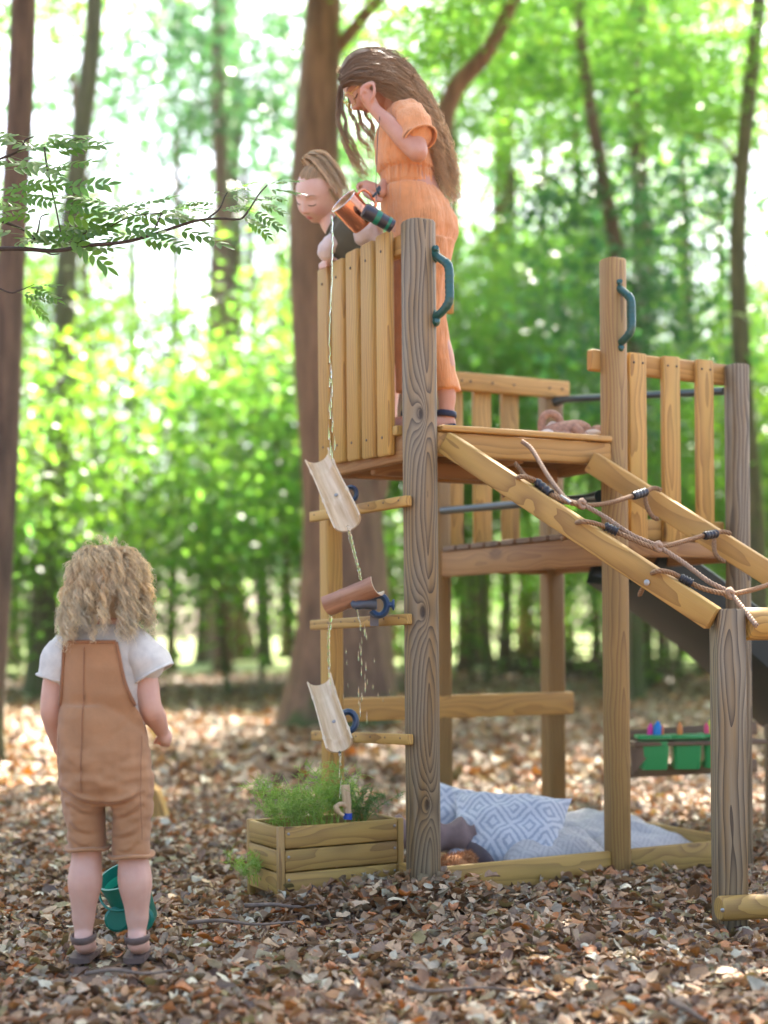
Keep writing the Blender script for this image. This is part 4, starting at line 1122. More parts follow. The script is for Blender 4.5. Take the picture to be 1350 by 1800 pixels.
MB().ball(mp_(1029, 775, -.055), (.021, .018, .017)).build('hand', M_PLUSHW, mk, 180)
MB().ball(mp_(1050, 766, .0), (.032, .03, .03)).build('head', M_PLUSH, mk, 180)
MB().ball(mp_(1042, 764, -.035), (.026, .012, .012)).build('muzzle', M_PLUSHW, mk, 180)

# ------------------------------------------------------------------ shelf with green pots
YS = 5.55
sh = empty('wall_shelf', P(1180, 1360, YS), 'small brown wooden shelf holding green pots behind the ramp posts', 'shelf')
beam('back_board', P(1098, 1295, YS + .10), P(1330, 1280, YS + .16), .05, .018, M_DARKW, sh, (0, 0, 1), .004)
beam('lower_board', P(1098, 1357, YS + .08), P(1330, 1345, YS + .14), .045, .02, M_DARKW, sh, (0, 0, 1), .004)
beam('top_board', P(1106, 1306, YS - .0), P(1335, 1302, YS + .06), .016, .15, M_DARKW, sh, (0, 0, 1), .003)
v = [P(1108, 1311, YS - .06), P(1155, 1311, YS - .06), P(1112, 1362, YS - .06)]
v2 = [q + Vector((0, .02, 0)) for q in v]
MB().add(v + v2, [(0, 1, 2), (5, 4, 3), (0, 3, 4, 1), (1, 4, 5, 2), (2, 5, 3, 0)]).build('bracket', M_DARKW, sh, 0)
M_POT = plain('pot_green', (.04, .33, .09), .35, coat=.1)
def pot(label, px, py, dY):
    c = P(px, py, YS - .02 + dY); r = empty('green_pot', c, label, 'pot', 'green pots on the shelf')
    m = MB()
    def sq(w, d, z): return [c + TU * 0 + Vector((x * w, y * d, z)) for x, y in ((-.8, -1), (.8, -1), (1, -.8), (1, .8), (.8, 1), (-.8, 1), (-1, .8), (-1, -.8))]
    m.rings([sq(.043, .035, -.115), sq(.047, .038, -.108), sq(.053, .043, -.01)]); m.build('cup', M_POT, r, 30)
    MB().rings([sq(.063, .05, -.002), sq(.064, .051, .006), sq(.060, .047, .011)]).build('rim', M_POT, r, 30)
pot('first green pot, nearest the tall post', 1148, 1297, .0); pot('middle green pot with one orange crayon', 1205, 1296, .02); pot('right green pot, half hidden by the ramp post', 1258, 1294, .04)
def crayon(label, px, py, col, h, w=.011, tilt=0):
    c = P(px, py, YS - .0); m = MB()
    m.tube([c, c + Vector((tilt * .3, 0, h * .35)), c + Vector((tilt * .7, 0, h * .7)), c + Vector((tilt * .9, 0, h * .88)), c + Vector((tilt, 0, h))], [w, w * 1.1, w, w * .55, w * .25], 10)
    tag(m.build('crayon', plain('crayon', col, .4), None, 60), label, 'crayon', 'crayons standing in the green pots')
crayon('magenta crayon beside the blue one', 1142, 1297, (.75, .03, .30), .055, .010, .004)
crayon('tall blue crayon in the first pot', 1154, 1297, (.01, .24, .62), .062, .015, .006)
crayon('thin coral crayon right of the blue one', 1164, 1297, (.80, .20, .09), .048, .006, .002)
crayon('orange crayon alone in the middle pot', 1195, 1294, (.72, .24, .05), .052, .010)
crayon('pink crayon in the right pot', 1243, 1292, (.80, .08, .18), .045, .010, -.003)
crayon('yellow-green crayon behind the pink one', 1248, 1290, (.55, .62, .05), .052, .008, 0)

# ------------------------------------------------------------------ odd things on the ground
bk = P(231, 1614, 4.06); bk.z = .058
pail = empty('toy_pail', bk, 'green toy pail standing behind the toddler\'s legs', 'pail')
ax = Vector((-.28, -.38, .88)).normalized(); Mx = frame(ax, (1, 0, 0))
M_PAIL = plain('pail_green', (.005, .155, .10), .35); M_PAILI = plain('pail_inside', (.02, .42, .24), .4)
def ringp(c, r, z, n=26): return [c + Mx @ Vector((math.cos(2 * math.pi * k / n) * r, math.sin(2 * math.pi * k / n) * r, z)) for k in range(n)]
MB().rings([ringp(bk, .045, -.075), ringp(bk, .048, -.07), ringp(bk, .064, .07), ringp(bk, .068, .072), ringp(bk, .068, .078), ringp(bk, .062, .078), ringp(bk, .058, .0), ringp(bk, .045, -.06)]).build('body', M_PAIL, pail, 40)
MB().rings([ringp(bk, .0605, .05), ringp(bk, .058, .01), ringp(bk, .054, .008)], False).build('lining', M_PAILI, pail, 40)
MB().tube([bk + Mx @ Vector((math.cos(R(a)) * .074, math.sin(R(a)) * .074, .045 - .03 * math.sin(R(a + 180)))) for a in range(170, 375, 10)], .0035, 8).build('handle', M_PAIL, pail, 60)
for sx_ in (-.03, .035):
    c = bk + Vector((sx_, -.05, -.045)); MB().tube([c + Vector((0, .008, 0)), c, c + Vector((0, -.004, 0))], [.034, .034, .028], 20).build('foot_disc', M_PAIL, pail, 30)
# wooden wedge behind the toddler
wz = P(272, 1435, 7.0); wz.z = 0
wd_ = [P(258, 1436, 6.35), P(291, 1436, 6.35), P(276, 1392, 6.35), P(262, 1380, 6.35)]
ws = MB(); ws.add(wd_ + [q + Vector((0, .12, 0)) for q in wd_], [(3, 2, 1, 0), (4, 5, 6, 7), (0, 1, 5, 4), (1, 2, 6, 5), (2, 3, 7, 6), (3, 0, 4, 7)])
tag(ws.build('wooden_wedge', M_SLAT, None, 0), 'small yellow wooden wedge on the ground beyond the toddler', 'wedge')
# twigs
M_TWG = plain('dead_twig', (.15, .11, .08), .8, noise=.4, nscale=40)
def twig(label, pts, r):
    sp = spline(pts, 5); n = len(sp)
    o = MB().tube(sp, [r * (1 - .6 * i / n) for i in range(n)], 7).build('twig', M_TWG, None, 180)
    tag(o, label, 'twig')
def GP(px, py, z=.03):
    z -= .03
    Y = (CH - z) * F / (py - HY); p = P(px, py, Y); return p
twig('thin fallen stick in front of the planter', [GP(430, 1592), GP(480, 1590, .035), GP(520, 1594), GP(570, 1588)], .007)
twig('fallen stick left of the planter, nearer the viewer', [GP(330, 1622), GP(390, 1618, .04), GP(450, 1625), GP(520, 1620)], .006)
twig('curved stick at the toddler\'s feet', [GP(150, 1712, .03), GP(200, 1705, .04), GP(260, 1711, .035), GP(330, 1700, .03)], .0055)
twig('short stick in the near leaves, bottom right', [GP(1180, 1760, .03), GP(1210, 1775, .04), GP(1240, 1795, .03)], .008)
twig('long thin twig in the near leaves, right of centre', [GP(720, 1735, .03), GP(760, 1742, .04), GP(850, 1736, .03), GP(940, 1745, .03)], .005)
# brush heap far behind
bh = P(1040, 1175, 26); bh.z = 0
rg = random.Random(9); m = MB()
for i in range(120):
    c = bh + Vector((rg.gauss(0, .9), rg.gauss(0, .5), abs(rg.gauss(0, .25)))); d = Vector((rg.gauss(0, 1), rg.gauss(0, .5), rg.gauss(0, .3))) * .5
    m.tube([c - d, c + Vector((0, 0, .06)), c + d], [.02, .025, .012], 5)
tag(m.build('brush_heap', M_BARK, None, 180), 'heap of dead brushwood in the blurred distance under the ramp', 'brushwood')
# ------------------------------------------------------------------ people: helpers
from mathutils import noise as mnoise
def fuse(mb, voxel=.004, it=3, fac=.5):
    """join overlapping closed shapes into one continuous skin; returns vertices and quads"""
    me = mesh('tmp', mb.v, mb.f, 0)
    o = bpy.data.objects.new('tmp', me); COL.objects.link(o)
    r = o.modifiers.new('r', 'REMESH'); r.mode = 'VOXEL'; r.voxel_size = voxel; r.adaptivity = 0
    if it:
        s = o.modifiers.new('s', 'SMOOTH'); s.factor = fac; s.iterations = it
    dg = bpy.context.evaluated_depsgraph_get(); dg.update()
    ev = bpy.data.meshes.new_from_object(o.evaluated_get(dg))
    V = np.empty(len(ev.vertices) * 3, dtype=np.float32); ev.vertices.foreach_get('co', V); V = V.reshape(-1, 3)
    Q = np.empty(len(ev.loops), dtype=np.int32); ev.loops.foreach_get('vertex_index', Q); Q = Q.reshape(-1, 4)
    bpy.data.objects.remove(o); bpy.data.meshes.remove(ev); bpy.data.meshes.remove(me)
    return V, Q
def limb(m, pr, n=16, flat=1.0, k=5):
    """tapered limb through (point, radius) joints with rounded ends"""
    pts = [Vector(p) for p, r in pr]; sp = spline(pts, k); N = len(sp); rad = []
    for i in range(N):
        f = i / k; j = min(int(f), len(pr) - 2); t = f - j; t = t * t * (3 - 2 * t); rad.append(pr[j][1] * (1 - t) + pr[j + 1][1] * t)
    d0 = (sp[0] - sp[1]).normalized(); d1 = (sp[-1] - sp[-2]).normalized()
    sp = [sp[0] + d0 * rad[0] * .9, sp[0] + d0 * rad[0] * .55] + sp + [sp[-1] + d1 * rad[-1] * .55, sp[-1] + d1 * rad[-1] * .9]
    rad = [rad[0] * .3, rad[0] * .8] + rad + [rad[-1] * .8, rad[-1] * .3]
    m.tube(sp, rad, n, flat=flat)
def ell(c, s, d, n=28, sq=1.0):
    """section ring about c with half axes s and d; sq > 1 boxier"""
    out = []
    for k in range(n):
        a = 2 * math.pi * k / n; ca, sa = math.cos(a), math.sin(a)
        out.append(Vector(c) + Vector(s) * math.copysign(abs(ca) ** (1 / sq), ca) + Vector(d) * math.copysign(abs(sa) ** (1 / sq), sa))
    return out
def wrinkle(V, amp, scale, seed=0.0, mask=None):
    out = V.copy()
    # push along an approximate outward direction (from the column axis) by noise
    c = V.mean(axis=0)
    for i, p in enumerate(V):
        n = mnoise.noise(Vector((p[0] * scale[0] + seed, p[1] * scale[1], p[2] * scale[2]))) + .5 * mnoise.noise(Vector((p[0] * scale[0] * 2.3 + seed, p[1] * scale[1] * 2.3, p[2] * scale[2] * 2.3)))
        w = amp * n * (mask(p) if mask else 1)
        d = p - c; d[2] *= .2; L = np.linalg.norm(d) + 1e-6
        out[i] = p + d / L * w
    return out

class Head:
    """child's head in its own frame: x to the left of the face, y forward, z up; eyes at z = 0"""
    def __init__(s, c, f, u, h=.19, roll=0.0):
        f = Vector(f).normalized(); u = Vector(u); u = (u - f * u.dot(f)).normalized()
        if roll: u = Matrix.Rotation(roll, 3, f) @ u
        x = f.cross(u)
        s.M = Matrix((x, f, u)).transposed().to_4x4(); s.M.translation = Vector(c); s.k = h / .19; s.cz = h / 2
    def base(s, x, z):
        zz = z / .097; a = .071 * (1 - .20 * max(0, -zz - .15) ** 1.1)
        q = 1 - (x / a) ** 2 - zz * zz
        return .086 * math.sqrt(max(q, 0.0)) + .004 * max(0, -zz)
    def bump(s, x, z):
        g = lambda cx, cz, sx, sz: math.exp(-((x - cx) / sx) ** 2 - ((z - cz) / sz) ** 2)
        ax = abs(x)
        b = .0150 * g(0, -.026, .0085, .0095) + .0085 * g(0, -.012, .0065, .016) + .005 * math.exp(-((ax - .0085) / .005) ** 2 - ((z + .029) / .006) ** 2)
        b += .0035 * math.exp(-((ax - .024) / .02) ** 2 - ((z - .024) / .008) ** 2)
        b -= .0085 * math.exp(-((ax - .0295) / .013) ** 2 - ((z - .004) / .011) ** 2)
        b += .0058 * math.exp(-((ax - .0295) / .0115) ** 2 - ((z - .000) / .0075) ** 2)
        b += .007 * math.exp(-((ax - .036) / .02) ** 2 - ((z + .034) / .02) ** 2)
        b += .0062 * g(0, -.0505, .0135, .0042) + .0068 * g(0, -.0605, .0115, .0046) - .0050 * g(0, -.0553, .017, .0020)
        b -= .003 * g(0, -.069, .014, .005) + .0 ; b += .008 * g(0, -.082, .015, .012)
        return b
    def surf(s, x, z, lift=0.0):
        return s.M @ (Vector((x, s.base(x, z) + s.bump(x, z) + lift, z)) * s.k)
    def grid(s, nu=110, nv=84):
        V, Q, lip = [], [], []
        for i in range(nv + 1):
            th = math.pi * (.004 + .992 * i / nv); z = math.cos(th) * .097; zz = z / .097
            a = .071 * (1 - .20 * max(0, -zz - .15) ** 1.1); rr = math.sin(th)
            for j in range(nu):
                ph = 2 * math.pi * j / nu; x = math.sin(ph) * rr * a; y = math.cos(ph) * rr
                y = y * .086 if y > 0 else y * .094 * (1 - .28 * max(0, -zz) ** 1.2)
                if y > 0: y += .004 * max(0, -zz) * rr * math.cos(ph) + s.bump(x, z) * min(1, y / .02)
                V.append(s.M @ (Vector((x, y, z)) * s.k))
                w = .0145 - .0
                l = math.exp(-(x / .0135) ** 4 - ((z + .0555) / .0085) ** 4) if y > 0 else 0
                ck = .5 * math.exp(-((abs(x) - .04) / .018) ** 2 - ((z + .03) / .016) ** 2) if y > 0 else 0
                nt_ = .35 * math.exp(-(x / .01) ** 2 - ((z + .028) / .008) ** 2) if y > 0 else 0
                lip.append(max(l, ck * .55, nt_ * .6))
        for i in range(nv):
            for j in range(nu):
                a = i * nu + j; b = i * nu + (j + 1) % nu; Q.append((b, a, a + nu, b + nu))
        return np.array([tuple(v) for v in V]), np.array(Q), np.array(lip)
    def P(s, x, y, z): return s.M @ (Vector((x, y, z)) * s.k)
    def ears(s, m):
        for sd in (-1, 1):
            Mr = s.M.to_3x3() @ Matrix.Rotation(sd * R(22), 3, 'Z')
            m.ball(s.P(sd * .071, -.008, -.012), Vector((.007, .017, .027)) * s.k, Mr, 14, 10)
    def features(s, root, browcol, lashcol):
        for sd in (-1, 1):
            MB().tube([s.surf(sd * (.0165 + .0255 * t), -.0045 - .0035 * math.sin(math.pi * t), .0012) for t in np.linspace(0, 1, 9)], [.0006, .0011, .0013, .0014, .0014, .0014, .0013, .0012, .0006], 6).build('eyelash', lashcol, root, 180)
            MB().tube([s.surf(sd * (.012 + .031 * t), .0225 + .005 * math.sin(math.pi * t * .9), .0006) for t in np.linspace(0, 1, 9)], [.0008, .0018, .0021, .0021, .002, .0018, .0015, .0011, .0005], 6, flat=.5).build('eyebrow', browcol, root, 180)

def skin_mat(name, col, lip=(.45, .12, .10)):
    m, nt, b = new_mat(name); L = nt.links
    at = nd(nt, 'ShaderNodeAttribute', attribute_name='lip'); tc = nd(nt, 'ShaderNodeTexCoord')
    n = nd(nt, 'ShaderNodeTexNoise'); n.inputs['Scale'].default_value = 28; n.inputs['Detail'].default_value = 4; L.new(tc.outputs['Object'], n.inputs[0])
    c = ramp(nt, [(.3, tuple(x * y for x, y in zip(col, (.94, .86, .84)))), (.7, col)], n.outputs[0]).outputs[0]
    L.new(mixc(nt, at.outputs['Fac'], c, lip), b.inputs['Base Color']); b.inputs['Roughness'].default_value = .5
    b.inputs['Subsurface Weight'].default_value = .18; b.inputs['Subsurface Radius'].default_value = (.012, .005, .003); b.inputs['Subsurface Scale'].default_value = 1.0
    n2 = nd(nt, 'ShaderNodeTexNoise'); n2.inputs['Scale'].default_value = 420; L.new(tc.outputs['Object'], n2.inputs[0])
    bp = nd(nt, 'ShaderNodeBump'); bp.inputs['Strength'].default_value = .12; bp.inputs['Distance'].default_value = .001; L.new(n2.outputs[0], bp.inputs['Height']); L.new(bp.outputs[0], b.inputs['Normal'])
    return m
def body(name, mb, head, mat, parent, voxel=.0035, it=4, ears=True):
    V, Q = fuse(mb, voxel, it); hv, hq, hl = head.grid()
    em = MB(); lip = [np.zeros(len(V)), hl]; VV = [V, hv]; QQ = [Q, hq + len(V)]
    if ears:
        head.ears(em); n0 = len(V) + len(hv); q4 = [f for f in em.f if len(f) == 4]
        VV.append(np.array([tuple(v) for v in em.v])); QQ.append(np.array(q4) + n0); lip.append(np.full(len(em.v), .12))
    me = np_mesh(name, np.concatenate(VV), np.concatenate(QQ), {'lip': np.concatenate(lip)}, smooth=True)
    return link(name, me, mat, parent)

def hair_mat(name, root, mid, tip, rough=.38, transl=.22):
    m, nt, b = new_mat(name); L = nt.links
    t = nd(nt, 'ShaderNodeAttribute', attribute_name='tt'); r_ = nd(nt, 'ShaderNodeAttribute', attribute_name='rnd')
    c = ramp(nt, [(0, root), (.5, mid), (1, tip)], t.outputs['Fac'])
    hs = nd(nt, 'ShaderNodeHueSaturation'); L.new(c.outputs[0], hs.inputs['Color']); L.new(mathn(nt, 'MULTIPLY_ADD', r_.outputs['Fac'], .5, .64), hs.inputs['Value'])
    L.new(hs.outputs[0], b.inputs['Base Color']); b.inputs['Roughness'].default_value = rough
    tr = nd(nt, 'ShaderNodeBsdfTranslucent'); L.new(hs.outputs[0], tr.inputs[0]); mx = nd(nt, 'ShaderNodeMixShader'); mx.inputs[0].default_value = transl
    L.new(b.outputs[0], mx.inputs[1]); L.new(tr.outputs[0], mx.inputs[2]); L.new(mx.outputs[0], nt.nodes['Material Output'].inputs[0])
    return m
class Hair:
    def __init__(s, seed): s.rg = np.random.default_rng(seed); s.S = []
    def lock(s, pts, r0, r1, n, wave=(.003, .008), wl=.07, jit=.0012, w=.0009, tt=(0, 1), rnd=None, k=30, coherent=True, helix=0.0, ends=.08):
        """n strands along a guide; the whole lock waves together, each strand a little apart"""
        rg = s.rg; sp = np.array([tuple(p) for p in spline(pts, 10)])
        d = np.concatenate([[0], np.cumsum(np.linalg.norm(np.diff(sp, axis=0), axis=1))]); L = d[-1]
        base = np.stack([np.interp(np.linspace(0, L, k), d, sp[:, i]) for i in range(3)], 1)
        tg = np.gradient(base, axis=0); tg /= np.linalg.norm(tg, axis=1)[:, None] + 1e-9
        a = np.cross(tg, np.array([.3, .8, .52])); a /= np.linalg.norm(a, axis=1)[:, None] + 1e-9; b = np.cross(tg, a)
        u = np.linspace(0, 1, k); ph = rg.random() * 6.28
        lr = rg.random() if rnd is None else rnd
        for q in range(n):
            rr = math.sqrt(rg.random()); an = rg.random() * 6.283
            rad = (r0 + (r1 - r0) * u) * rr
            p2 = ph + (rg.normal(0, .35) if coherent else rg.random() * 6.28)
            arg = 2 * np.pi * u * L / (wl * rg.uniform(.85, 1.2)) + p2
            amp = (wave[0] + (wave[1] - wave[0]) * u) * rg.uniform(.6, 1.35) * np.minimum(1, u * 4)
            end = 1 - ends * 2 * rg.random()
            off = a * (rad * math.cos(an) + amp * np.sin(arg))[:, None] + b * (rad * math.sin(an) + amp * helix * np.cos(arg))[:, None]
            off += np.cumsum(rg.normal(0, jit, (k, 3)), axis=0) * .5
            p = base + off; m_ = max(6, int(k * end)); p = p[:m_]
            s.S.append((p, w * rg.uniform(.7, 1.4), u[:m_] * (tt[1] - tt[0]) + tt[0], np.clip(lr * .7 + rg.random() * .45, 0, 1)))
    def build(s, name, mat, parent):
        V, Q, T_, Rn = [], [], [], []; b = 0
        for p, w, u, r in s.S:
            k = len(p); tg = np.gradient(p, axis=0); tg /= np.linalg.norm(tg, axis=1)[:, None] + 1e-9
            a = np.cross(tg, s.rg.normal(0, 1, 3)); a /= np.linalg.norm(a, axis=1)[:, None] + 1e-9; c = np.cross(tg, a)
            ww = w * np.clip(np.minimum(1.2, (1 - np.linspace(0, 1, k)) * 3 + .25), 0, 1)[:, None]
            ring = [p + (a * math.cos(t) + c * math.sin(t)) * ww for t in (0, 2.094, 4.189)]
            V.append(np.stack(ring, 1).reshape(-1, 3)); i = np.arange(k - 1)[:, None] * 3
            q = np.concatenate([np.concatenate([i + j, i + (j + 1) % 3, i + 3 + (j + 1) % 3, i + 3 + j], 1) for j in range(3)]) + b
            Q.append(q); T_.append(np.repeat(u, 3)); Rn.append(np.full(k * 3, r)); b += k * 3
        me = np_mesh(name, np.concatenate(V), np.concatenate(Q), {'tt': np.concatenate(T_), 'rnd': np.concatenate(Rn)}, smooth=True)
        return link(name, me, mat, parent)
def cap(name, head, mat, parent, cut, puff=1.05, tt=.15):
    """hair lying on the skull: the head's upper and back surface, a little proud"""
    hv, hq, hl = head.grid(60, 46); Mi = head.M.inverted(); keep = []
    loc = np.array([tuple((Mi @ Vector(v)) / head.k) for v in hv]); ok = np.array([cut(*p) for p in loc])
    V = np.array([tuple(head.M @ (Vector((p[0] * puff, p[1] * puff + (-.001), p[2] * puff)) * head.k)) for p in loc])
    Q = np.array([q for q in hq if ok[q].all()])
    return link(name, np_mesh(name, V, Q, {'tt': np.full(len(V), tt), 'rnd': np.full(len(V), .3)}, smooth=True), mat, parent)

def cloth_mat(name, col, bscale=(300, 300, 300), bump=.4, noise=.12, dist=.003, sheen=.25, nscale=25):
    m, nt, b = new_mat(name); L = nt.links; tc = nd(nt, 'ShaderNodeTexCoord')
    mp = nd(nt, 'ShaderNodeMapping'); mp.inputs['Scale'].default_value = bscale; L.new(tc.outputs['Object'], mp.inputs[0])
    n = nd(nt, 'ShaderNodeTexNoise'); n.inputs['Scale'].default_value = 1; n.inputs['Detail'].default_value = 4; L.new(mp.outputs[0], n.inputs[0])
    n2 = nd(nt, 'ShaderNodeTexNoise'); n2.inputs['Scale'].default_value = nscale; n2.inputs['Detail'].default_value = 4; L.new(tc.outputs['Object'], n2.inputs[0])
    c = ramp(nt, [(.3, tuple(x * (1 - noise) for x in col)), (.7, tuple(min(1, x * (1 + noise)) for x in col))], n2.outputs[0]).outputs[0]
    c = mixc(nt, mathn(nt, 'MULTIPLY', n.outputs[0], .35), c, tuple(x * .72 for x in col))
    L.new(c, b.inputs['Base Color']); b.inputs['Roughness'].default_value = .88; b.inputs['Sheen Weight'].default_value = sheen
    bp = nd(nt, 'ShaderNodeBump'); bp.inputs['Strength'].default_value = bump; bp.inputs['Distance'].default_value = dist; L.new(n.outputs[0], bp.inputs['Height']); L.new(bp.outputs[0], b.inputs['Normal'])
    return m
def hand_fingers(m, specs, r=.0054):
    """each finger its own bent chain"""
    for pts, s in specs: limb(m, [(p, r * s * (1 - .10 * i)) for i, p in enumerate(pts)], 10, k=4)

M_SKIN1 = skin_mat('skin_fair', (.66, .40, .29)); M_SKIN2 = skin_mat('skin_tan', (.56, .30, .20)); M_SKIN3 = skin_mat('skin_rosy', (.72, .49, .385), (.55, .16, .15))
M_LASH = plain('lash', (.03, .018, .012), .6); M_BROW = plain('brow', (.22, .13, .07), .8)

# ------------------------------------------------------------------ toddler seen from behind
YB = 3.66
def B(px, py, d=0.0): return P(px, py, YB + d)
tod = empty('person', B(190, 1668), 'toddler with curly blond hair in brown dungarees and pale tee, seen from behind', 'person')
hd = Head(B(190, 1030, .01), (.42, .90, -.05), (0, 0, 1), .178)
m = MB()
limb(m, [(B(187, 1080, .02), .036), (B(185, 1125, .02), .042)])
m.rings([ell(B(185, y, .02), (w, 0, 0), (0, d, 0)) for y, w, d in ((1112, .05, .045), (1135, .09, .055), (1180, .098, .065), (1260, .095, .07), (1330, .095, .07), (1390, .09, .065))])
for (sh_, el, wr) in ((B(245, 1150, .01), B(264, 1242, .0), B(284, 1283, .07)), (B(108, 1150, .02), B(91, 1245, .02), B(108, 1318, .10))):
    limb(m, [(sh_, .034), (sh_.lerp(el, .5), .0335), (el, .0285), (el.lerp(wr, .4), .028), (wr, .0195)])
# right hand, lightly curled
limb(m, [(B(284, 1284, .07), .019), (B(291, 1296, .085), .0205), (B(291, 1302, .095), .017)], flat=.75)
hand_fingers(m, [([B(292, 1300, .09), B(288, 1310, .10), B(280, 1307, .105)], 1.1), ([B(295, 1299, .10), B(292, 1310, .112), B(283, 1309, .115)], 1.1), ([B(297, 1297, .11), B(296, 1309, .122), B(288, 1310, .125)], 1.1), ([B(298, 1294, .118), B(299, 1305, .13), B(293, 1309, .133)], .95), ([B(284, 1290, .085), B(276, 1299, .10), B(272, 1306, .108)], 1.15)])
limb(m, [(B(108, 1318, .10), .019), (B(114, 1335, .12), .02), (B(118, 1345, .13), .015)], flat=.75)
hand_fingers(m, [([B(116 + 3 * k, 1342, .13 - .008 * k), B(121 + 3 * k, 1354, .145 - .008 * k), B(124 + 3 * k, 1362, .14 - .008 * k)], 1.0) for k in range(4)] + [([B(108, 1330, .115), B(104, 1343, .12), B(106, 1352, .125)], 1.1)])
for hx, kx, kn, ax_, lo_ in ((152, 152, 1470, 147, 0), (232, 234, 1480, 241, 1)):
    limb(m, [(B(hx, 1400, .02), .043), (B(kx, kn, .012), .039), (B(kx, 1505, .016), .0365), (B((kx + ax_) / 2, 1548, .008), .0425), (B(ax_, 1605, .012), .029), (B(ax_, 1636, .010), .0225), (B(ax_, 1652, .0), .025)])
    limb(m, [(B(ax_, 1657, -.005), .025), (B(ax_ + 4, 1661, .05), .026), (B(ax_ + 8, 1666, .11), .022)], flat=1.0)
    for k in range(5):
        limb(m, [(B(ax_ - 8 + 7 * k, 1667, .115), .008), (B(ax_ - 8 + 7.5 * k, 1670, .14 - .005 * abs(k - 1)), .0075)], 8, k=3)
body('body', m, hd, M_SKIN1, tod, .004, 3)
# t-shirt
M_TEE = cloth_mat('tee_oatmeal', (.62, .585, .50), (260, 260, 260), .25, .10, .002, .3, 60)
m = MB()
m.rings([ell(B(xc, y, .015), (w, 0, 0), (0, d, 0)) for y, xc, w, d in ((1098, 182, .050, .05), (1108, 182, .066, .058), (1120, 183, .090, .066), (1136, 184, .110, .073), (1160, 184, .113, .078), (1200, 184, .108, .078), (1235, 184, .104, .066), (1300, 184, .09, .05))])
limb(m, [(B(225, 1130, .01), .050), (B(244, 1148, .005), .050), (B(258, 1166, .0), .048)]); limb(m, [(B(140, 1132, .01), .05), (B(115, 1150, .01), .048), (B(106, 1176, .01), .044)])
V, Q = fuse(m, .005, 5); V = wrinkle(V, .004, (16, 16, 10), 3.0)
link('tee_shirt', np_mesh('tee_shirt', V, Q, smooth=True), M_TEE, tod)
def sleeve(parent, mat, pts, rads, fl=1.0, th=.003, n=30, name='sleeve', wav=.0):
    sp = spline(pts, 5); N = len(sp); rr = list(np.interp(np.linspace(0, 1, N), np.linspace(0, 1, len(rads)), rads))
    a = MB(); a.tube(sp, rr, n, cap=False, flat=fl); b = MB(); b.tube(sp[::-1], [max(.004, x - th) for x in rr[::-1]], n, cap=False, flat=fl)
    k = len(a.v); v = a.v + b.v; f = a.f + [tuple(i + k for i in q) for q in b.f]
    f += [((N - 1) * n + (j + 1) % n, (N - 1) * n + j, k + (-j) % n, k + (-j - 1) % n) for j in range(n)] if False else []
    for i, p in enumerate(v):
        if wav: v[i] = p + Vector((mnoise.noise(p * 22), mnoise.noise(p * 22 + Vector((5, 0, 0))), mnoise.noise(p * 22 + Vector((0, 7, 0))))) * wav
    # rolled edge
    mm = MB(); mm.add(v, f)
    ring = a.v[(N - 1) * n:N * n]; mm.tube(ring, .0035, 6, closed=True)
    return mm.build(name, mat, parent, 180)
sleeve(tod, M_TEE, [B(236, 1136, .005), B(255, 1158, -.002), B(270, 1184, -.004)], [.048, .052, .052], wav=.008)
sleeve(tod, M_TEE, [B(118, 1142, .01), B(104, 1165, .008), B(97, 1192, .008)], [.046, .047, .045], wav=.008)
# dungarees
M_DUNG = cloth_mat('dungarees_brown', (.40, .20, .085), (220, 220, 220), .25, .10, .002, .15, 18); M_TRIM = cloth_mat('dungaree_trim', (.30, .13, .05), (300, 300, 300), .3)
m = MB()
rows = [(1128, 113, 204), (1150, 112, 209), (1175, 111, 214), (1200, 109, 220), (1220, 108, 228), (1240, 106, 238), (1262, 104, 250), (1290, 102, 258)]
def shirt_y(px, w=.117, d=.088): return -d * math.sqrt(max(.02, 1 - min(.97, (((px - 184) * YB / F) / w) ** 2))) + .015
outer, inner = [], []
for y, xl, xr in rows:
    sk = max(0, (y - 1225) / 65) * .03
    outer.append([B(xl + (xr - xl) * t, y, shirt_y(xl + (xr - xl) * t) - .008 + sk) for t in np.linspace(0, 1, 13)])
    inner.append([B(xl + (xr - xl) * t, y, shirt_y(xl + (xr - xl) * t) + .006 + sk) for t in np.linspace(0, 1, 13)])
m.rings([o + i[::-1] for o, i in zip(outer, inner)])
m.rings([ell(B((xl + xr) / 2, y, .012), ((xr - xl) / 2 * YB / F, 0, 0), (0, d, 0), 32) for y, xl, xr, d in ((1238, 107, 237, .094), (1258, 104, 249, .098), (1280, 102, 257, .101), (1310, 101, 263, .104), (1345, 101, 267, .108), (1378, 103, 268, .106), (1402, 108, 267, .092), (1414, 118, 262, .06))])
for (xs_, y0) in (((151, 149, 151, 154), 1490), ((230, 232, 231, 231), 1503)):
    m.rings([ell(B(xs_[i], y, .012), (w, 0, 0), (0, d, 0), 28) for i, (y, w, d) in enumerate(((1385, .052, .085), (1420, .0485, .076), (1455, .0475, .066), (y0, .0465, .058)))])
V, Q = fuse(m, .0042, 5)
V = wrinkle(V, .010, (12, 10, 24), 1.0, lambda p: .25 + .9 * math.exp(-((p[2] - (CH - (1400 - HY) / F * YB)) / .10) ** 2))
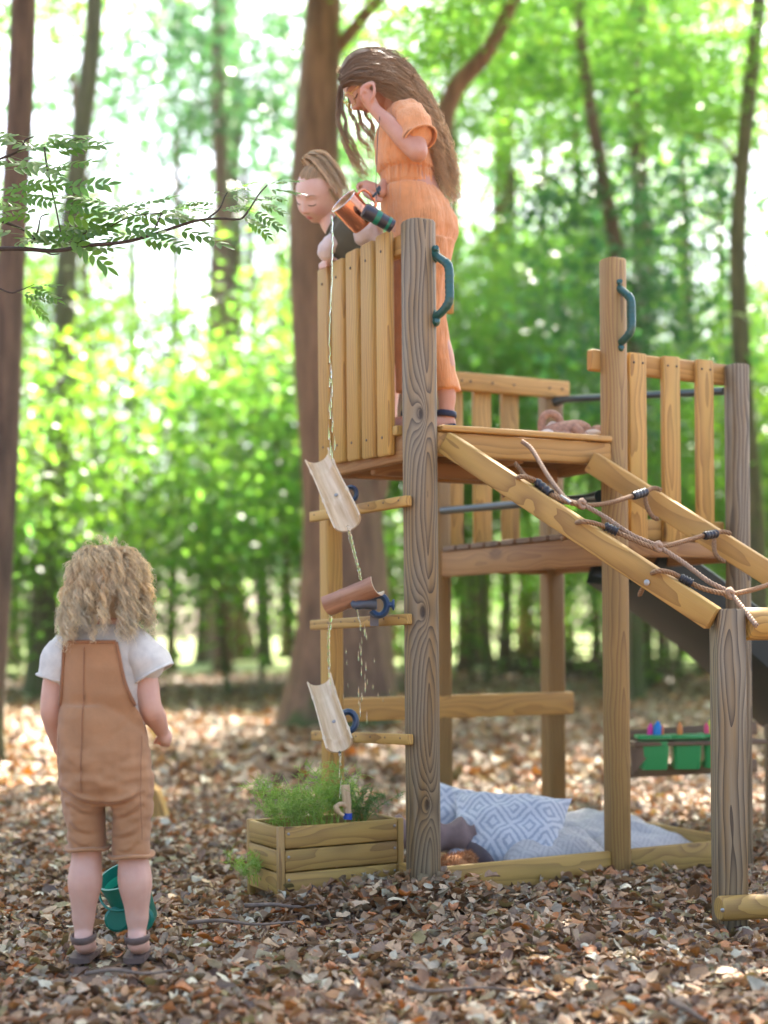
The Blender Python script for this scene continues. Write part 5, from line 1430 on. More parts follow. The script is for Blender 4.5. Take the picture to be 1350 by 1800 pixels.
def groove(V, segs):
    for (x0, y0, x1, y1, dp, wd) in segs:
        a, b = B(x0, y0), B(x1, y1); a2 = np.array([a.x, a.z]); d = np.array([b.x, b.z]) - a2; L2 = (d ** 2).sum()
        q = V[:, [0, 2]] - a2; t = np.clip((q @ d) / L2, 0, 1); bow = .010 * np.sin(np.pi * t)
        e = q - t[:, None] * d; dist = np.sqrt(e[:, 0] ** 2 + (e[:, 1] + bow) ** 2); back = V[:, 1] < YB + .02
        g1 = np.exp(-(dist / wd) ** 2) * np.sin(np.pi * np.clip(t * .9 + .1, 0, 1)) ** .5
        g2 = np.exp(-((np.sqrt(e[:, 0] ** 2 + (e[:, 1] + bow - wd * 1.8) ** 2)) / wd) ** 2) * np.sin(np.pi * t)
        V[:, 1] += np.where(back, dp * g1 - dp * .6 * g2, 0)
    return V
V = groove(V, [(190, 1410, 112, 1382, .013, .006), (192, 1412, 264, 1386, .013, .006), (188, 1432, 122, 1404, .008, .006), (198, 1436, 258, 1412, .009, .006), (205, 1470, 258, 1448, .007, .006), (180, 1462, 128, 1446, .006, .006),
               (112, 1318, 150, 1344, .004, .008), (250, 1300, 222, 1338, .004, .008), (190, 1350, 188, 1405, .007, .007), (240, 1250, 205, 1290, .004, .008), (120, 1200, 140, 1260, .003, .008), (246, 1480, 212, 1494, .005, .005), (130, 1472, 172, 1482, .005, .005)])
link('dungarees', np_mesh('dungarees', V, Q, smooth=True), M_DUNG, tod)
def on_cloth(V, px, py, lift=.0012):
    q = B(px, py); m_ = (np.abs(V[:, 0] - q.x) < .007) & (np.abs(V[:, 2] - q.z) < .007)
    y = V[m_, 1].min() if m_.any() else q.y - .09
    return Vector((q.x, y - lift, q.z))
for line in ([(254, y) for y in range(1290, 1480, 14)], [(110, y) for y in range(1290, 1380, 14)]):
    MB().tube(spline([on_cloth(V, *q, -.0004) for q in line], 3), .0009, 6).build('seam', M_TRIM, tod, 180)
VD = V
for pts in ([o[0] for o in outer[:6]], [o[-1] for o in outer[:6]], outer[0]):
    MB().tube(spline([p + Vector((0, -.001, 0)) for p in pts], 3), .0045, 8).build('edge_trim', M_TRIM, tod, 180)
MB().tube(spline([on_cloth(VD, 158.5 - (y - 1130) * .015, y, .0000) for y in range(1136, 1400, 12)], 3), .0013, 6).build('seam', M_TRIM, tod, 180)
for cx_, cy_, w in ((154, 1490, .0465), (231, 1503, .0475)):
    ring = ell(B(cx_, cy_ - 1, .012), (w, 0, 0), (0, .058, 0), 36)
    ring2 = [p + Vector((0, 0, .008 * math.sin(k * .5) * .3)) for k, p in enumerate(ring)]
    MB().tube(ring2, .0055, 8, closed=True, flat=2.0, up=(0, 0, 1)).build('cuff', M_DUNG, tod, 180)
# sandals
M_SAND = plain('sandal_brown', (.13, .085, .065), .7, noise=.2, nscale=60)
for ax_ in (147, 241):
    c = B(ax_, 1660, .05)
    sole = [Vector((x, y, 0)) for x, y in ((-.026, -.055), (-.015, -.066), (.0, -.069), (.015, -.066), (.026, -.055), (.027, 0), (.034, .06), (.03, .09), (.012, .105), (-.012, .10), (-.028, .08), (-.03, .03))]
    MB().rings([[Vector((c.x, c.y, 0)) + q * .98 + Vector((0, 0, c.z - .034)) for q in sole], [Vector((c.x, c.y, 0)) + q + Vector((0, 0, c.z - .02)) for q in sole]]).build('sandal_sole', M_SAND, tod, 40)
    ring = ell(B(ax_, 1647, .0), (.0285, 0, .002), (0, .031, .006), 30)
    MB().tube(ring, .009, 8, closed=True, flat=.35, up=(0, 0, 1)).build('sandal_strap', M_SAND, tod, 180)
    MB().tube(spline([B(ax_ - 20, 1660, .05), B(ax_ - 6, 1648, .06), B(ax_ + 10, 1648, .062), B(ax_ + 24, 1660, .055)], 5), .009, 8, flat=.35, up=(0, 1, 0)).build('sandal_strap', M_SAND, tod, 180)
# curls
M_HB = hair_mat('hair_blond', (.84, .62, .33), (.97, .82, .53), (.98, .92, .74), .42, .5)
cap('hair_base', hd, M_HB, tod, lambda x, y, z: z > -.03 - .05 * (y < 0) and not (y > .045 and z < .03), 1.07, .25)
H = Hair(21); rg = H.rg
Mh = hd.M
for i in range(215):
    a = rg.uniform(-math.pi, math.pi); e = rg.random() ** .95
    el_ = R(89) - e * R(112)
    d = np.array([math.sin(a) * math.cos(el_), -math.cos(a) * math.cos(el_), math.sin(el_)])
    if d[1] > .55 and d[2] < .55: continue
    p0 = np.array([d[0] * .071, d[1] * .09, d[2] * .095])
    ln = .075 + .05 * rg.random() + .035 * (d[2] > .2)
    out = np.array([d[0], d[1], max(d[2], -.1) * .7])
    p1 = p0 + out * .022 + np.array([0, 0, -.012]); p2 = p0 + out * .036 + np.array([0, 0, -ln * .5]); p3 = p0 + out * (.030 + .014 * rg.random()) + np.array([0, 0, -ln]); p4 = p3 + np.array([rg.normal(0, .012), rg.normal(0, .012), -.012 - .03 * rg.random() ** 2])
    pts = [Mh @ (Vector(tuple(q)) * hd.k) for q in (p0 * .98, p1, p2, p3, p4)]
    H.lock(pts, .0050, .0095, 16, (.004, .0125), rg.uniform(.040, .065), .0009, .0008, (.05, 1), None, 16, True, .9, .12)
for i in range(70):      # locks lying over the crown
    a = rg.uniform(-math.pi, math.pi); c_ = np.array([rg.normal(0, .012), -.03 + rg.normal(0, .012), .094]); ln = rg.uniform(.35, 1)
    def sk(el, up): return np.array([math.sin(a) * math.cos(R(el)) * (.071 + up), -math.cos(a) * math.cos(R(el)) * (.092 + up), math.sin(R(el)) * (.096 + up)])
    if -math.cos(a) > .75: ln = .3
    pts = [c_, c_ * .45 + sk(62, .012) * .55, sk(60 - 15 * ln, .018), sk(45 - 38 * ln, .026), sk(38 - 55 * ln, .030) + np.array([0, 0, -.012])]
    H.lock([Mh @ (Vector(tuple(q)) * hd.k) for q in pts], .004, .009, 14, (.002, .010), rg.uniform(.04, .06), .0009, .0008, (.0, .8), None, 20, True, .9, .12)
for i in range(70):
    a = rg.uniform(-math.pi, math.pi); el_ = R(rg.uniform(-10, 85)); d = np.array([math.sin(a) * math.cos(el_), -math.cos(a) * math.cos(el_), math.sin(el_)])
    p0 = d * np.array([.085, .105, .11]); pts = [Mh @ Vector(tuple(q)) for q in (p0, p0 + d * .010 + rg.normal(0, .004, 3), p0 + d * .017 + rg.normal(0, .007, 3) + np.array([0, 0, -.01]), p0 + d * .020 + rg.normal(0, .010, 3) + np.array([0, 0, -.025]))]
    H.lock(pts, .001, .004, 3, (.001, .005), .03, .0003, .0004, (.5, 1), None, 20, False, .8)
H.lock([B(168, 1080, -.085), B(165, 1105, -.095), B(163, 1120, -.098), B(163, 1134, -.098)], .006, .004, 18, (.003, .006), .025, .0006, .001, (.5, .8), .6, 24, True, 1.0)
H.build('hair', M_HB, tod)

# ------------------------------------------------------------------ older girl in orange
YG = 4.76
def G(px, py, d=0.0): return P(px, py, YG + d)
girl = empty('person', G(745, 752), 'older girl with very long wavy hair in an orange jumpsuit, pouring from a copper cup', 'person')
hg = Head(G(652, 143, 0), (-.70, -.10, -.70), (-.68, -.10, .72), .196)
m = MB()
limb(m, [(G(682, 165, .0), .042), (G(702, 190, .0), .040), (G(716, 212, .0), .05)])
m.rings([ell(G(x, y, 0), (w, 0, 0), (0, d, 0)) for x, y, w, d in ((714, 200, .05, .06), (712, 215, .07, .115), (712, 250, .078, .118), (716, 300, .078, .10), (728, 350, .09, .11), (738, 410, .10, .115), (740, 440, .08, .10))])
# left arm raised to the glasses
SL, EL, WL = G(722, 216, -.115), G(735, 268, -.165), G(660, 194, -.115)
limb(m, [(SL, .036), (SL.lerp(EL, .55), .034), (EL, .031)]); limb(m, [(EL, .031), (EL.lerp(WL, .3), .0315), (EL.lerp(WL, .65), .026), (WL, .0195)])
limb(m, [(WL, .0195), (G(651, 181, -.118), .0225), (G(645, 168, -.120), .0235), (G(642, 162, -.12), .018)], flat=.62)
hand_fingers(m, [([G(643, 160, -.124), G(647, 149, -.132), G(655, 145, -.128), G(659, 149, -.122)], 1.15), ([G(639, 164, -.128), G(640, 152, -.138), G(648, 147, -.136), G(654, 150, -.128)], 1.15), ([G(637, 169, -.130), G(635, 158, -.140), G(641, 151, -.140), G(648, 154, -.132)], 1.1), ([G(639, 176, -.132), G(635, 167, -.140), G(638, 160, -.141), G(645, 161, -.134)], 1.0),
                 ([G(652, 178, -.130), G(657, 167, -.140), G(658, 157, -.140), G(657, 149, -.134)], 1.2)])
# right arm down to the cup handle
SR, ER, WR = G(712, 212, .11), G(708, 290, .10), G(668, 338, -.075)
limb(m, [(SR, .035), (ER, .030), (ER.lerp(WR, .4), .029), (WR, .0195)])
limb(m, [(WR, .0195), (G(657, 333, -.09), .0215), (G(643, 329, -.10), .022), (G(636, 328, -.10), .017)], flat=.8)
hand_fingers(m, [([G(640, 330, -.115), G(641, 341, -.13), G(650, 347, -.125), G(656, 343, -.11)], 1.15), ([G(646, 334, -.12), G(648, 346, -.133), G(656, 351, -.126), G(661, 346, -.11)], 1.2), ([G(653, 337, -.12), G(656, 350, -.132), G(663, 354, -.124), G(666, 348, -.11)], 1.15), ([G(660, 339, -.118), G(664, 351, -.128), G(669, 354, -.12), G(671, 349, -.108)], 1.0),
                 ([G(648, 325, -.10), G(636, 322, -.115), G(628, 327, -.12), G(630, 334, -.122)], 1.25)])
# legs and feet
for (h_, k_, a_, toe) in (((752, 420, -.055), (758, 560, -.05), (785, 718, -.045), -1), ((722, 420, .055), (716, 560, .05), (722, 722, .05), -1)):
    limb(m, [(G(*h_), .066), (G(*k_), .045), (G((k_[0] + a_[0]) / 2 + 3, 630, k_[2]), .043), (G(a_[0], 690, a_[2]), .029), (G(*a_), .025), (G(a_[0], 735, a_[2]), .026)])
    limb(m, [(G(a_[0] + 3, 744, a_[2]), .026), (G(a_[0] - 22, 746, a_[2] - .01), .025), (G(a_[0] - 52, 752, a_[2] - .02), .024), (G(a_[0] - 70, 754, a_[2] - .025), .018)], flat=1.0)
body('body', m, hg, M_SKIN2, girl, .0037, 2)
hg.features(girl, M_BROW, M_LASH)
# jumpsuit
M_OR = cloth_mat('muslin_orange', (.76, .33, .125), (230, 230, 26), .9, .10, .006, .25, 30)
m = MB()
m.rings([ell(G(x, y, 0), (w, 0, 0), (0, d, 0), 40) for x, y, w, d in ((712, 190, .045, .07), (712, 202, .066, .112), (711, 222, .080, .128), (709, 250, .086, .130), (709, 280, .090, .126), (713, 298, .092, .120), (716, 308, .086, .112), (717, 322, .085, .112), (720, 336, .088, .116), (728, 356, .104, .126), (738, 385, .115, .134), (744, 408, .110, .134), (744, 432, .096, .126), (741, 455, .075, .10))])
for L_ in (((757, 425, -.055), (754, 490, -.055), (758, 560, -.05), (770, 630, -.048), (787, 686, -.045)), ((722, 425, .055), (716, 490, .055), (714, 560, .05), (716, 630, .05), (719, 690, .05))):
    m.rings([ell(G(*q), (w, 0, 0), (0, d, 0), 32) for q, w, d in zip(L_, (.078, .056, .046, .042, .040), (.085, .072, .062, .056, .054))])
limb(m, [(G(712, 206, -.08), .055), (G(722, 214, -.11), .056), (G(731, 232, -.135), .056)]); limb(m, [(G(706, 208, .08), .05), (G(706, 240, .13), .055)])
V, Q = fuse(m, .0045, 4)
zw = G(716, 312).z
V = wrinkle(V, .009, (24, 24, 8), 5.0)
ang = np.arctan2(V[:, 1] - YG, V[:, 0] - G(716, 312).x); g_ = np.exp(-((V[:, 2] - zw) / .03) ** 2) + .35 * np.exp(-((V[:, 2] - zw + .07) / .06) ** 2)
dr = (.0032 * np.sin(ang * 46) + .002 * np.sin(ang * 71 + 1)) * g_ - .007 * (np.exp(-((V[:, 2] - G(716, 306).z) / .004) ** 2) + np.exp(-((V[:, 2] - G(716, 334).z) / .004) ** 2))
V[:, 0] += np.cos(ang) * dr; V[:, 1] += np.sin(ang) * dr
link('jumpsuit', np_mesh('jumpsuit', V, Q, smooth=True), M_OR, girl)
sleeve(girl, M_OR, [G(716, 206, -.09), G(728, 222, -.13), G(739, 244, -.158)], [.052, .056, .052], wav=.012, name='sleeve')
# hair
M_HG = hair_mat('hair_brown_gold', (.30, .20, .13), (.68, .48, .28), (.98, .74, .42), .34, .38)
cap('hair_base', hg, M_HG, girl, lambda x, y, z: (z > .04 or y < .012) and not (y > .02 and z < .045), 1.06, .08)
H = Hair(5); rg = H.rg
U = [(598, 128), (622, 97), (660, 86), (702, 100), (738, 142), (768, 200), (790, 262), (806, 322), (803, 372)]
Lo = [(602, 152), (630, 147), (664, 158), (690, 172), (716, 196), (742, 226), (758, 266), (770, 310), (784, 366)]
for i in range(86):
    s = rg.random(); layer = rg.random(); pts = []
    end = rg.uniform(.86, 1.03)
    for k in range(9):
        x = U[k][0] * (1 - s) + Lo[k][0] * s; y = U[k][1] * (1 - s) + Lo[k][1] * s
        over = math.exp(-((k - 2.2) / 1.9) ** 2)
        d = -.118 * over * math.sin(math.pi * (.12 + .62 * s)) * (1 - .15 * layer) - .095 * (1 - over) * (.9 - 1.6 * layer) * (.35 + .65 * s) + .0
        if k > 5: x += rg.normal(0, 3) * (k - 5); y = y + (k - 5) * rg.normal(0, 3)
        pts.append(G(x + rg.normal(0, 1.5), y + rg.normal(0, 1.5), d))
    n_ = max(5, int(round(9 * end))); pts = pts[:n_]
    H.lock(pts, .007, .013, 14, (.0016, .0125), rg.uniform(.055, .085), .0009, .00090, (0, 1), None, 31, True, .8, .06)
for i, (x0, y0, x1, y1, x2, y2, x3, y3, d) in enumerate([(598, 150, 593, 195, 606, 250, 640, 316, .05), (603, 158, 604, 205, 620, 255, 652, 318, .055), (612, 162, 618, 200, 634, 240, 660, 285, .06), (618, 168, 632, 205, 646, 235, 662, 265, .04), (600, 152, 597, 215, 622, 285, 650, 322, .07), (640, 175, 646, 205, 655, 228, 664, 248, .05)]):
    H.lock([G(x0, y0, d), G(x1, y1, d), G(x2, y2, d), G(x3, y3, d)], .0045, .005, 26, (.002, .0105), .085, .0006, .0009, (.1, .85), .25 + .1 * (i % 3), 44, True, .6, .05)
for i in range(60):       # fly-away hairs catching the light
    k = rg.integers(0, 8); x, y = U[k]; t = rg.random(); x += (U[k + 1][0] - x) * t; y += (U[k + 1][1] - y) * t
    dx, dy = (-1, -.5) if k < 2 else ((.7, -.7) if k < 6 else (1, .2))
    q = rg.uniform(.3, 1)
    H.lock([G(x + 3, y + 4, rg.normal(0, .04)), G(x + dx * 6 * q + rg.normal(0, 3), y + dy * 6 * q + rg.normal(0, 3), rg.normal(0, .05)), G(x + dx * 14 * q + 4 + rg.normal(0, 4), y + dy * 13 * q + 8 + rg.normal(0, 4), rg.normal(0, .06))], .0005, .003, 3, (.0005, .004), .04, .0008, .0004, (.6, 1), .8, 18, False, .8)
H.build('hair', M_HG, girl)
# spectacles
M_GOLD = plain('gold_wire', (.75, .48, .12), .25, 1.0)
sg = empty('spectacles', hg.P(0, .1, 0), 'thin gold wire spectacles on the older girl', 'spectacles')
for sd in (-1, 1):
    MB().tube([hg.P(sd * .031 + .0235 * math.cos(t), .104 - .25 * abs(sd * .031 + .0235 * math.cos(t)) , .000 + .021 * math.sin(t)) for t in np.linspace(0, 2 * math.pi, 25)[:-1]], .0013, 6, closed=True).build('rim', M_GOLD, sg, 180)
    MB().tube([hg.P(sd * .055, .090, .006), hg.P(sd * .072, .06, .004), hg.P(sd * .078, 0, .0)], .0012, 6).build('temple', M_GOLD, sg, 180)
MB().tube([hg.P(-.008, .101, .004), hg.P(0, .105, .006), hg.P(.008, .101, .004)], .0012, 6).build('bridge', M_GOLD, sg, 180)
# shoes
M_NAVY = plain('shoe_navy', (.012, .018, .045), .6, noise=.2)
for ax_, d in ((783, -.045), (722, .05)):
    sole = [(.035, 0), (.03, .024), (.0, .03), (-.06, .034), (-.11, .03), (-.135, .012), (-.135, -.012), (-.11, -.03), (-.06, -.034), (0, -.03), (.03, -.024)]
    c = G(ax_, 750, d); c.z = ZD + .002
    MB().rings([[c + Vector((x, y, 0)) for x, y in sole], [c + Vector((x, y, .016)) for x, y in sole], [c + Vector((x * .97, y * .9, .03)) for x, y in sole]]).build('sandal_sole', M_NAVY, girl, 40)
    MB().tube(ell(G(ax_ + 1, 728, d), (.031, 0, -.004), (0, .031, 0), 28), .010, 8, closed=True, flat=.3, up=(0, 0, 1)).build('sandal_strap', M_NAVY, girl, 180)
    MB().tube(spline([c + Vector((-.05, -.032, .02)), c + Vector((-.045, -.02, .048)), c + Vector((-.045, .02, .048)), c + Vector((-.05, .032, .02))], 5), .011, 8, flat=.3, up=(1, 0, 0)).build('sandal_strap', M_NAVY, girl, 180)
# copper cup
M_COP = plain('copper', (.72, .30, .17), .16, 1.0, noise=.12, nscale=14); M_COPR = plain('steel_rim', (.62, .55, .50), .15, 1.0)
ca, cb = P(604, 353, 4.56), P(640, 394, 4.60)
cup = empty('copper_cup', cb, 'large polished copper cup tipped to pour water', 'cup')
Mc = frame(cb - ca, (0, -1, 0)); Lc = (cb - ca).length
def cr(r, z, n=36): return [ca + Mc @ Vector((math.cos(2 * math.pi * k / n) * r, math.sin(2 * math.pi * k / n) * r, z)) for k in range(n)]
MB().rings([cr(.0445, .0), cr(.0455, .006), cr(.0440, Lc * .5), cr(.042, Lc - .006), cr(.039, Lc)]).build('body', M_COP, cup, 40)
MB().tube(cr(.0455, .0), .0022, 8, closed=True).build('rim', M_COPR, cup, 180)
MB().tube(spline([ca + Mc @ Vector((.0, .044, .015)) * 1, ca + Mc @ Vector((0, .068, .02)), ca + Mc @ Vector((0, .074, .05)), ca + Mc @ Vector((0, .066, .078)), ca + Mc @ Vector((0, .043, .085))], 5) if (Mc @ Vector((0, 1, 0))).z > 0 else spline([ca + Mc @ Vector((.0, -.044, .015)), ca + Mc @ Vector((0, -.068, .02)), ca + Mc @ Vector((0, -.074, .05)), ca + Mc @ Vector((0, -.066, .078)), ca + Mc @ Vector((0, -.043, .085))], 5), .0045, 10).build('handle', M_COP, cup, 180)
# torch hanging on a cord
ta, tb_ = P(645, 372, 4.50), P(690, 398, 4.52)
tch = empty('torch', tb_, 'small black and green torch hanging on a cord', 'torch')
Mt = frame(tb_ - ta, (0, -1, 0)); Lt = (tb_ - ta).length
def tr_(r, z, n=24): return [ta + Mt @ Vector((math.cos(2 * math.pi * k / n) * r, math.sin(2 * math.pi * k / n) * r, z)) for k in range(n)]
M_TGR = plain('torch_green', (.0, .16, .09), .35)
MB().rings([tr_(.019, -.012), tr_(.023, -.008), tr_(.0235, .02), tr_(.0215, .026), tr_(.0215, Lt - .012), tr_(.0205, Lt), tr_(.012, Lt + .003)]).build('barrel', plain('torch_black', (.02, .018, .028), .35, coat=.3), tch, 35)
MB().rings([tr_(.0222, .028), tr_(.0226, .03), tr_(.0226, .042), tr_(.0222, .044)], False).build('band', M_TGR, tch, 35); MB().rings([tr_(.0218, Lt - .02), tr_(.0221, Lt - .018), tr_(.0221, Lt - .012), tr_(.0218, Lt - .011)], False).build('band', M_TGR, tch, 35)
MB().tube(spline([P(668, 200, 4.62), P(664, 240, 4.60), P(662, 290, 4.60), P(661, 325, 4.585), P(662, 345, 4.54), P(655, 372, 4.50)], 6), .0011, 6).build('cord', M_BLACK, tch, 180)
MB().tube(spline([P(655, 346, 4.575), P(661, 340, 4.57), P(667, 334, 4.575), P(666, 328, 4.58), P(663, 334, 4.57), P(667, 342, 4.57)], 4), .0045, 8, flat=.5).build('cord_lock', plain('cord_lock', (.03, .05, .055), .5), tch, 180)

# ------------------------------------------------------------------ little girl leaning over the slats
YK = 4.93
def K(px, py, d=0.0): return P(px, py, YK + d)
kid = empty('person', K(640, 740), 'little girl with a blonde ponytail and olive vest leaning over the slats', 'person')
hk = Head(K(560, 340, 0), (-.56, -.60, -.57), (-.42, -.40, .80), .182, R(-20))
m = MB()
limb(m, [(hk.P(0, -.03, -.05), .037), (K(582, 392, .02), .036), (K(602, 408, .03), .045)])
m.rings([ell(c, s_, d_) for c, s_, d_ in ((K(590, 402, .03), (.02, 0, .04), (0, .06, 0)), (K(604, 415, .03), (.04, 0, .07), (0, .09, 0)), (K(635, 440, .04), (.045, 0, .075), (0, .095, 0)), (K(665, 500, .05), (.075, 0, .03), (0, .09, 0)), (K(672, 560, .05), (.085, 0, .0), (0, .09, 0)))])
for dx, d in ((0, -.03), (20, .08)):
    limb(m, [(K(668 + dx, 560, d), .06), (K(664 + dx, 650, d), .042), (K(664 + dx, 735, d), .026)]); limb(m, [(K(664 + dx, 752, d), .024), (K(630 + dx, 757, d), .022)])
hA = K(572, 462, -.01)
limb(m, [(K(590, 424, -.03), .022), (K(574, 440, -.045), .020), (K(578, 455, -.03), .018), (K(575, 461, -.015), .017)])
hand_fingers(m, [([K(576 - 3.5 * k, 459 + 1.5 * k, -.02 + .004 * k), K(573 - 3.5 * k, 461 + 1.5 * k, -.045 + .004 * k), K(573 - 3.5 * k, 469 + 1.2 * k, -.05 + .004 * k)], 1.0) for k in range(4)] + [([K(582, 458, -.02), K(589, 455, -.035), K(593, 458, -.04)], 1.0)], .0056)
limb(m, [(K(632, 420, .1), .03), (K(625, 450, .09), .026), (K(605, 452, .03), .02)])
hand_fingers(m, [([K(608, 450, .01 - .012 * k), K(599, 447, .005 - .012 * k), K(595, 450, .0 - .012 * k)], 1.0) for k in range(4)] + [([K(611, 447, .02), K(605, 442, .02)], 1.0)], .0056)
limb(m, [(K(640, 415, -.05), .028), (K(655, 408, -.07), .026), (K(664, 440, -.04), .024), (K(650, 480, .0), .022)])
body('body', m, hk, M_SKIN3, kid, .0035, 2)
hk.features(kid, plain('brow_fair', (.34, .21, .12), .8), M_LASH)
M_OL = cloth_mat('olive_vest', (.105, .095, .055), (240, 240, 240), .3, .14, .003, .1, 30); M_CREAM = cloth_mat('cream_tee', (.70, .58, .50), (260, 260, 260), .25, .08)
m = MB()
m.rings([ell(c, s_, d_, 32) for c, s_, d_ in ((K(584, 403, .02), (.018, 0, .04), (0, .062, 0)), (K(594, 411, .025), (.045, 0, .062), (0, .098, 0)), (K(612, 424, .03), (.055, 0, .078), (0, .108, 0)), (K(640, 448, .04), (.06, 0, .078), (0, .108, 0)), (K(664, 500, .05), (.088, 0, .035), (0, .105, 0)), (K(672, 570, .05), (.098, 0, .0), (0, .105, 0)), (K(672, 640, .05), (.10, 0, 0), (0, .105, 0)))])
V, Q = fuse(m, .0045, 4); V = wrinkle(V, .006, (15, 15, 15), 2.0)
link('vest', np_mesh('vest', V, Q, smooth=True), M_OL, kid)
m = MB(); m.tube(ell(K(585, 400, .02), (.020, 0, .034), (0, .052, 0), 28), .007, 8, closed=True, flat=.6); m.build('collar', M_OL, kid, 180)
m = MB(); limb(m, [(K(592, 422, -.035), .030), (K(573, 436, -.046), .027), (K(572, 447, -.046), .024)]); V, Q = fuse(m, .0045, 3); V = wrinkle(V, .006, (25, 25, 25), 4.0); link('sleeve', np_mesh('sleeve', V, Q, smooth=True), M_CREAM, kid)
m = MB(); limb(m, [(K(636, 418, -.06), .034), (K(651, 404, -.08), .034), (K(660, 414, -.08), .032)]); V, Q = fuse(m, .0045, 3); V = wrinkle(V, .006, (25, 25, 25), 6.0); link('sleeve', np_mesh('sleeve', V, Q, smooth=True), M_CREAM, kid)
MB().box(K(622, 402, -.115), .03, .008, .012, Matrix.Rotation(R(35), 3, 'Y')).build('strap', M_OL, kid, 0)
M_HK = hair_mat('hair_fair', (.78, .58, .34), (.90, .73, .47), (.95, .83, .60), .36, .4)
cap('hair_base', hk, M_HK, kid, lambda x, y, z: z > .074 - .75 * max(0, .05 - y) if y > -.01 else z > -.045, 1.012, .3)
H = Hair(9); rg = H.rg
tie = hk.P(0, -.045, .108)
for i in range(120):      # hair drawn from the hairline to the tie
    a = rg.uniform(-math.pi, math.pi)
    fx, fy = math.sin(a), math.cos(a)
    z0 = (.074 if fy > .55 else .074 - .075 * (.55 - fy)) if fy > -.2 else -.05
    z0 += rg.uniform(-.001, .004) if i % 2 else rg.uniform(.0, .015); cz = math.sqrt(max(.05, 1 - (z0 / .1) ** 2))
    p0 = np.array([fx * .0700 * cz, fy * (.0845 if fy > 0 else .095) * cz, z0 * .985]); pe = np.array([0, -.045, .104])
    mid = p0 * .45 + pe * .55; mid = mid / np.linalg.norm(mid / np.array([.0745, .096, .1005])) * 1.0
    H.lock([hk.P(*p0), hk.P(*((p0 + mid) / 2 / np.linalg.norm((p0 + mid) / 2 / np.array([.073, .0945, .0995])))), hk.P(*mid), tie], .0035, .004, 9, (.0003, .001), .1, .0005, .0008, (0, .6), None, 15, True, .3, 0)
tl = [(538, 290, -.03), (538, 276, -.035), (547, 271, -.04), (564, 280, -.045), (582, 303, -.05), (597, 327, -.05), (608, 350, -.045)]
for i in range(26):
    s = rg.normal(0, 1); w = rg.normal(0, 1); e = rg.uniform(-12, 8); pts = []
    for k, (x, y, d) in enumerate(tl):
        f = min(1, k / 3); pts.append(K(x + s * 8.5 * f * (1 if k < 6 else 1.15) + (e * .5 if k == 6 else 0), y - s * 6 * f + (e if k == 6 else 0), d + w * .014 * f))
    H.lock(pts, .005, .006, 20, (.0004, .003), .07, .0006, .0008, (.1, 1), None, 24, True, .5, .08)
for i in range(5):
    H.lock([hk.P(.07, .02, .03), hk.P(.076, .01, .0), hk.P(.074, -.02, -.03), hk.P(.06, -.05, -.05 - .01 * i)], .005, .006, 14, (.0005, .003), .06, .0007, .0008, (.1, .9), None, 24, True, .5, .1)
    H.lock([hk.P(-.07, .02, .03), hk.P(-.076, .01, .0), hk.P(-.074, -.02, -.03), hk.P(-.06, -.05, -.05 - .01 * i)], .005, .006, 14, (.0005, .003), .06, .0007, .0008, (.1, .9), None, 24, True, .5, .1)
H.build('hair', M_HK, kid)
MB().tube(ell(tie, hk.M.to_3x3() @ Vector((.013, 0, 0)), hk.M.to_3x3() @ Vector((0, .013, .003)), 18), .005, 8, closed=True).build('hair_tie', plain('hair_tie', (.10, .07, .05), .7), kid, 180)
# ------------------------------------------------------------------ rowan branch reaching in from the left
YR = 4.0
def W(px, py, d=0.0): return P(px, py, YR + d)
row = empty('rowan_branch', W(-60, 440), 'rowan branch with feathery green leaves reaching in from the left', 'branch')
M_TWIG = plain('twig_dark', (.045, .028, .02), .7, noise=.4, nscale=60)
M_ROWAN = leafmat('rowan_leaves', [(.075, .15, .03), (.11, .20, .038), (.065, .135, .035), (.15, .235, .045)], .36, .5, 'rnd', .5, 3.0)
def stem(pts, r0, r1):
    sp = spline([W(*p) for p in pts], 6); n = len(sp)
    MB().tube(sp, [r0 + (r1 - r0) * i / (n - 1) for i in range(n)], 8).build('stem', M_TWIG, row, 180)
stem([(-80, 440), (28, 437), (95, 441), (150, 432), (215, 426), (260, 415), (300, 402), (345, 388), (385, 384), (422, 385), (438, 368), (455, 342), (470, 325)], .0065, .0018)
stem([(-80, 360), (28, 398), (52, 412), (80, 424)], .0045, .002)
stem([(55, 428), (66, 408), (72, 382), (86, 376)], .003, .0015)
stem([(78, 258), (82, 290), (90, 330), (97, 360), (104, 395), (107, 412)], .0028, .0018)
stem([(-60, 300), (28, 268), (45, 246), (60, 240)], .004, .0015)
stem([(130, 428), (170, 412), (215, 387), (245, 378), (290, 374)], .0032, .0014)
stem([(264, 411), (275, 396), (285, 374), (292, 370)], .0026, .0014); stem([(362, 386), (385, 368), (395, 346), (400, 338)], .0026, .0014); stem([(216, 386), (218, 374), (213, 364)], .002, .0012)
stem([(80, 442), (90, 447), (105, 446)], .003, .0015); stem([(145, 412), (152, 408), (150, 400)], .002, .001)
